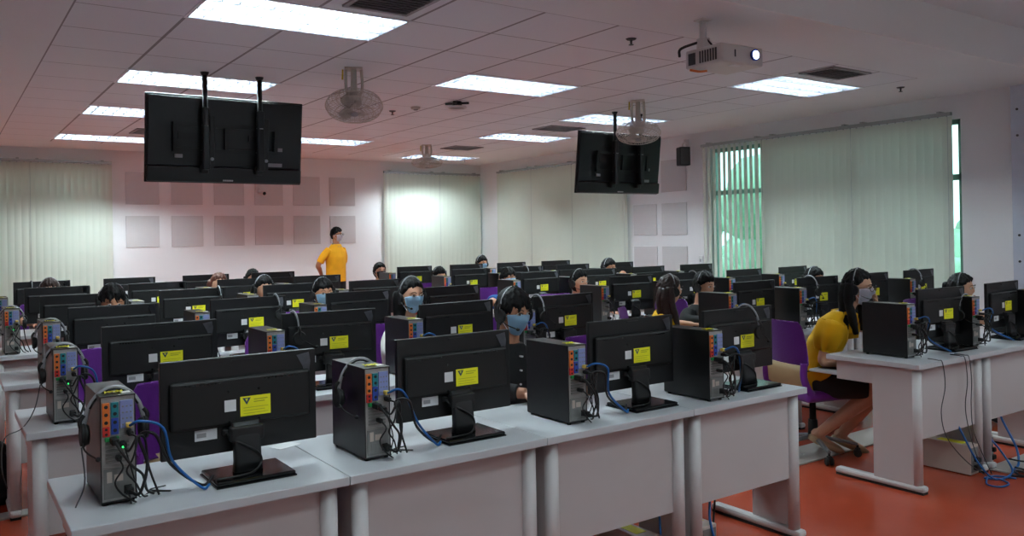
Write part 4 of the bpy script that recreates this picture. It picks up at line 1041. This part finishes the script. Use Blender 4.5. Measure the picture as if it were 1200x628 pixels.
# ------------------------------------------------------------------ cables on the desks
def cable(name, pts, r, m, label, cat='cable', group='cables on the desks'):
    b = nb(); tube(b, pts, r, 6, n=6); return tag(obj(name, b, m), label, cat, group)
for (bk, ri, k), (x, Y, px, py, mx, my) in ST.items():
    if ri > 1 or (bk == 'R' and ri > 0 and k > 2): continue
    wh = f'{posn[k]} desk, {rown[ri]} row, {bank[bk]} bank'; z = DH; rr3 = random.Random(ri*10+k+(5 if bk == 'R' else 0)); j = lambda a: rr3.uniform(-a, a)
    e = Vector((mx-.15, my-.06, z+.012))
    cable('network_cable', [(px+.077, py-.022, z+.235), (px+.10, py-.055, z+.25), (px+.15+j(.02), py-.05, z+.22), (px+.19+j(.01), py-.02, z+.11), (e.x-.02, e.y-.02, z+.012), (e.x+.01, e.y, z+.012)], .0045, 'cable_blue', f'blue network cable arching from the tower on the {wh}')
    cable('power_cable', [(px+.073, py-.035, z+.042), (px+.095, py-.06, z+.04), (px+.12, py-.04, z+.12+j(.02)), (px+.10, py-.03, z+.2), (px+.14, py-.06, z+.205), (px+.19, py-.02, z+.1), (e.x-.015, e.y+.0, z+.014), (e.x+.03, e.y+.03, z+.028)], .0048, 'cable_black', f'black power cable from the tower on the {wh}')
    cable('headset_cable', [(px+.058, py-.04, z+.18), (px+.08, py-.05, z+.09), (px+.11, py+.03, z+.004), (px+.16+j(.02), py+.06, z+.004), (px+.2, py+.03+j(.02), z+.004), (px+.15, py+.085, z+.004), (px+.2, py+.1, z+.004)], .0022, 'cable_black', f'thin looped black cord on the {wh}')
# ------------------------------------------------------------------ UPS boxes and cables on the floor
def ups(x, y, label):
    t = thing('power_backup_box', label, 'power backup box', (x, y, 0), 0, 'beige power backup boxes under the desks')
    b = nb(); bx(b, 0, .1, 0, .3, .004, .185, .004); bx(b, -.001, .101, .3, .32, .004, .187, .006); obj('casing', b, 'ups_beige', t)
    b = nb(); bx(b, .008, .092, -.003, .001, .02, .17)
    for i in range(3): bx(b, .02, .05, -.006, -.002, .03+i*.04, .055+i*.04, .002)
    obj('socket_panel', b, 'pc_grey', t)
    b = nb(); bx(b, .02, .08, .06, .22, .185, .1865); tag(obj('sticker', b, 'sticker_yellow', t), 'yellow sticker on top')
    b = nb(); bx(b, .02, .07, -.035, -.005, .035, .065, .006); bx(b, .03, .06, -.04, -.005, .085, .115, .006); obj('plug', b, 'rubber_black', t)
ups(5.20, 2.56, 'beige box with yellow sticker under the window-side front desk'); ups(5.52, 2.62, 'second beige box beside the tangled cables at right')
ups(2.53, 2.66, 'beige box under the third front desk, left bank'); ups(2.84, 2.60, 'beige box under the rightmost front desk, left bank')
def fl(name, pts, r, m, label): return cable(name, pts, r, m, label, 'cable', 'cables under the desks')
fl('network_cable', [(5.14, 2.66, .42), (5.12, 2.57, .28), (5.15, 2.50, .12), (5.22, 2.44, .012), (5.32, 2.40, .012), (5.42, 2.42, .04), (5.44, 2.5, .14), (5.50, 2.60, .20)], .006, 'cable_blue', 'blue cable looping under the window-side front desk')
fl('network_cable', [(5.22, 2.47, .012), (5.14, 2.44, .007), (5.08, 2.40, .007), (5.10, 2.34, .007), (5.20, 2.34, .007), (5.25, 2.42, .007), (5.2, 2.48, .007), (5.30, 2.46, .007), (5.34, 2.36, .007)], .005, 'cable_blue', 'blue cable coil on the red floor')
fl('network_cable', [(5.70, 2.66, .5), (5.68, 2.6, .3), (5.66, 2.5, .12), (5.6, 2.46, .03), (5.5, 2.44, .02), (5.42, 2.4, .02)], .007, 'cable_blue', 'blue cable falling beside the second beige box')
fl('power_cable', [(5.36, 2.40, .012), (5.42, 2.34, .01), (5.50, 2.36, .01), (5.46, 2.42, .02), (5.38, 2.36, .022), (5.44, 2.31, .01), (5.54, 2.34, .01), (5.5, 2.44, .03)], .0065, 'cable_black', 'tangled black cable on the floor at the right')
fl('power_cable', [(5.56, 2.50, .06), (5.64, 2.45, .04), (5.74, 2.42, .03), (5.82, 2.46, .03), (5.9, 2.42, .025), (6.1, 2.4, .025)], .006, 'cable_black', 'black cable running along the pale floor cover')
fl('power_cable', [(2.93, 2.67, .5), (2.94, 2.64, .3), (2.90, 2.6, .19), (2.93, 2.55, .02), (3.0, 2.5, .01)], .006, 'cable_blue', 'blue cable hanging under the rightmost front desk')
fl('power_cable', [(2.99, 2.67, .5), (3.0, 2.66, .3), (2.97, 2.64, .12), (3.03, 2.6, .02)], .005, 'cable_black', 'black cable hanging under the rightmost front desk')
fl('network_cable', [(2.62, 2.68, .5), (2.63, 2.66, .3), (2.60, 2.62, .2)], .005, 'cable_blue', 'blue cable hanging over the third front desk box')
for i, x in enumerate((4.82, 5.08, 5.13)):
    fl('headset_cable', [(x+.02, 2.62, DH+.004), (x, 2.55, DH+.004), (x, 2.522, DH-.01), (x+.02, 2.52, .6), (x-.01+.02*i, 2.53, .45), (x+.03, 2.52, .3), (x+(.2 if i == 0 else .06)+.02*i, 2.5, .14), (x+(.36 if i == 0 else .12), 2.46, .03)], .0028, 'cable_grey', ('thin cord hanging down the front of the window-side desk, leftmost', 'thin cord hanging in front of the window-side desk, middle', 'thin cord hanging in front of the window-side desk, rightmost')[i])
# small things
b = nb(); bx(b, -.05, .05, -.035, .035, 0, .0012); o = obj('paper_sheet', b, 'paper'); o.location = (1.07, 3.06, DH+.0005); o.rotation_euler = (0, 0, R(20)); tag(o, 'small white paper lying behind the leftmost front monitor', 'paper')
t = thing('mouse_pad', 'dark mouse pad on the tray in front of the woman in yellow', 'mouse pad', (4.80, 3.22, .6325), R(10)); 
b = nb(); bx(b, -.09, .09, -.07, .07, 0, .003, .001); obj('pad', b, 'gloss_black', t)
def keyboard(x, y, z, label):
    t = thing('keyboard', label, 'keyboard', (x, y, z), 0, 'black keyboards'); b = nb(); bx(b, -.2, .2, -.06, .06, 0, .014, .004); obj('tray', b, 'pc_black', t)
    b = nb()
    for r in range(5):
        for c in range(19): bx(b, -.188+c*.0198, -.188+c*.0198+.017, -.052+r*.021, -.034+r*.021, .014, .018)
    obj('keys', b, 'monitor_bulge', t)
for (bk, ri, k), (x, Y, px, py, mx, my) in ST.items():
    if ri == 0 and bk == 'L': keyboard(x+.42, Y+.485, .6325, f'black keyboard on the tray of the {posn[k]} front desk, left bank')
t = thing('backpack', 'black backpack on the floor at the left edge', 'bag', (.22, 5.78, 0))
b = nb(); loft(b, [((0, 0, .0), .13, .08), ((0, 0, .03), .15, .1), ((0, 0, .2), .15, .1), ((0, .01, .32), .12, .08), ((0, .02, .36), .07, .05)], 24, pw=3); obj('main_pouch', b, 'bag_black', t)
b = nb(); loft(b, [((0, -.1, .03), .1, .03), ((0, -.11, .08), .11, .04), ((0, -.1, .2), .1, .035), ((0, -.09, .23), .08, .02)], 20, pw=3); obj('front_pocket', b, 'bag_black', t)
b = nb(); tube(b, [(-.05, 0, .34), (-.04, 0, .4), (.04, 0, .4), (.05, 0, .34)], .01, 8); tube(b, [(.1, -.05, .3), (.16, -.1, .2), (.14, -.08, .06)], .014, 8); obj('strap', b, 'cable_grey', t)
# shirt buttons of the front man
for z, y, x in ((.93, -.192, .0), (.86, -.184, .0), (.79, -.176, .0)):
    b = nb(); cyl(b, (x, y-.012, z), (x, y+.01, z), .0048, seg=12); obj('button', b, 'label_white', pA[0])
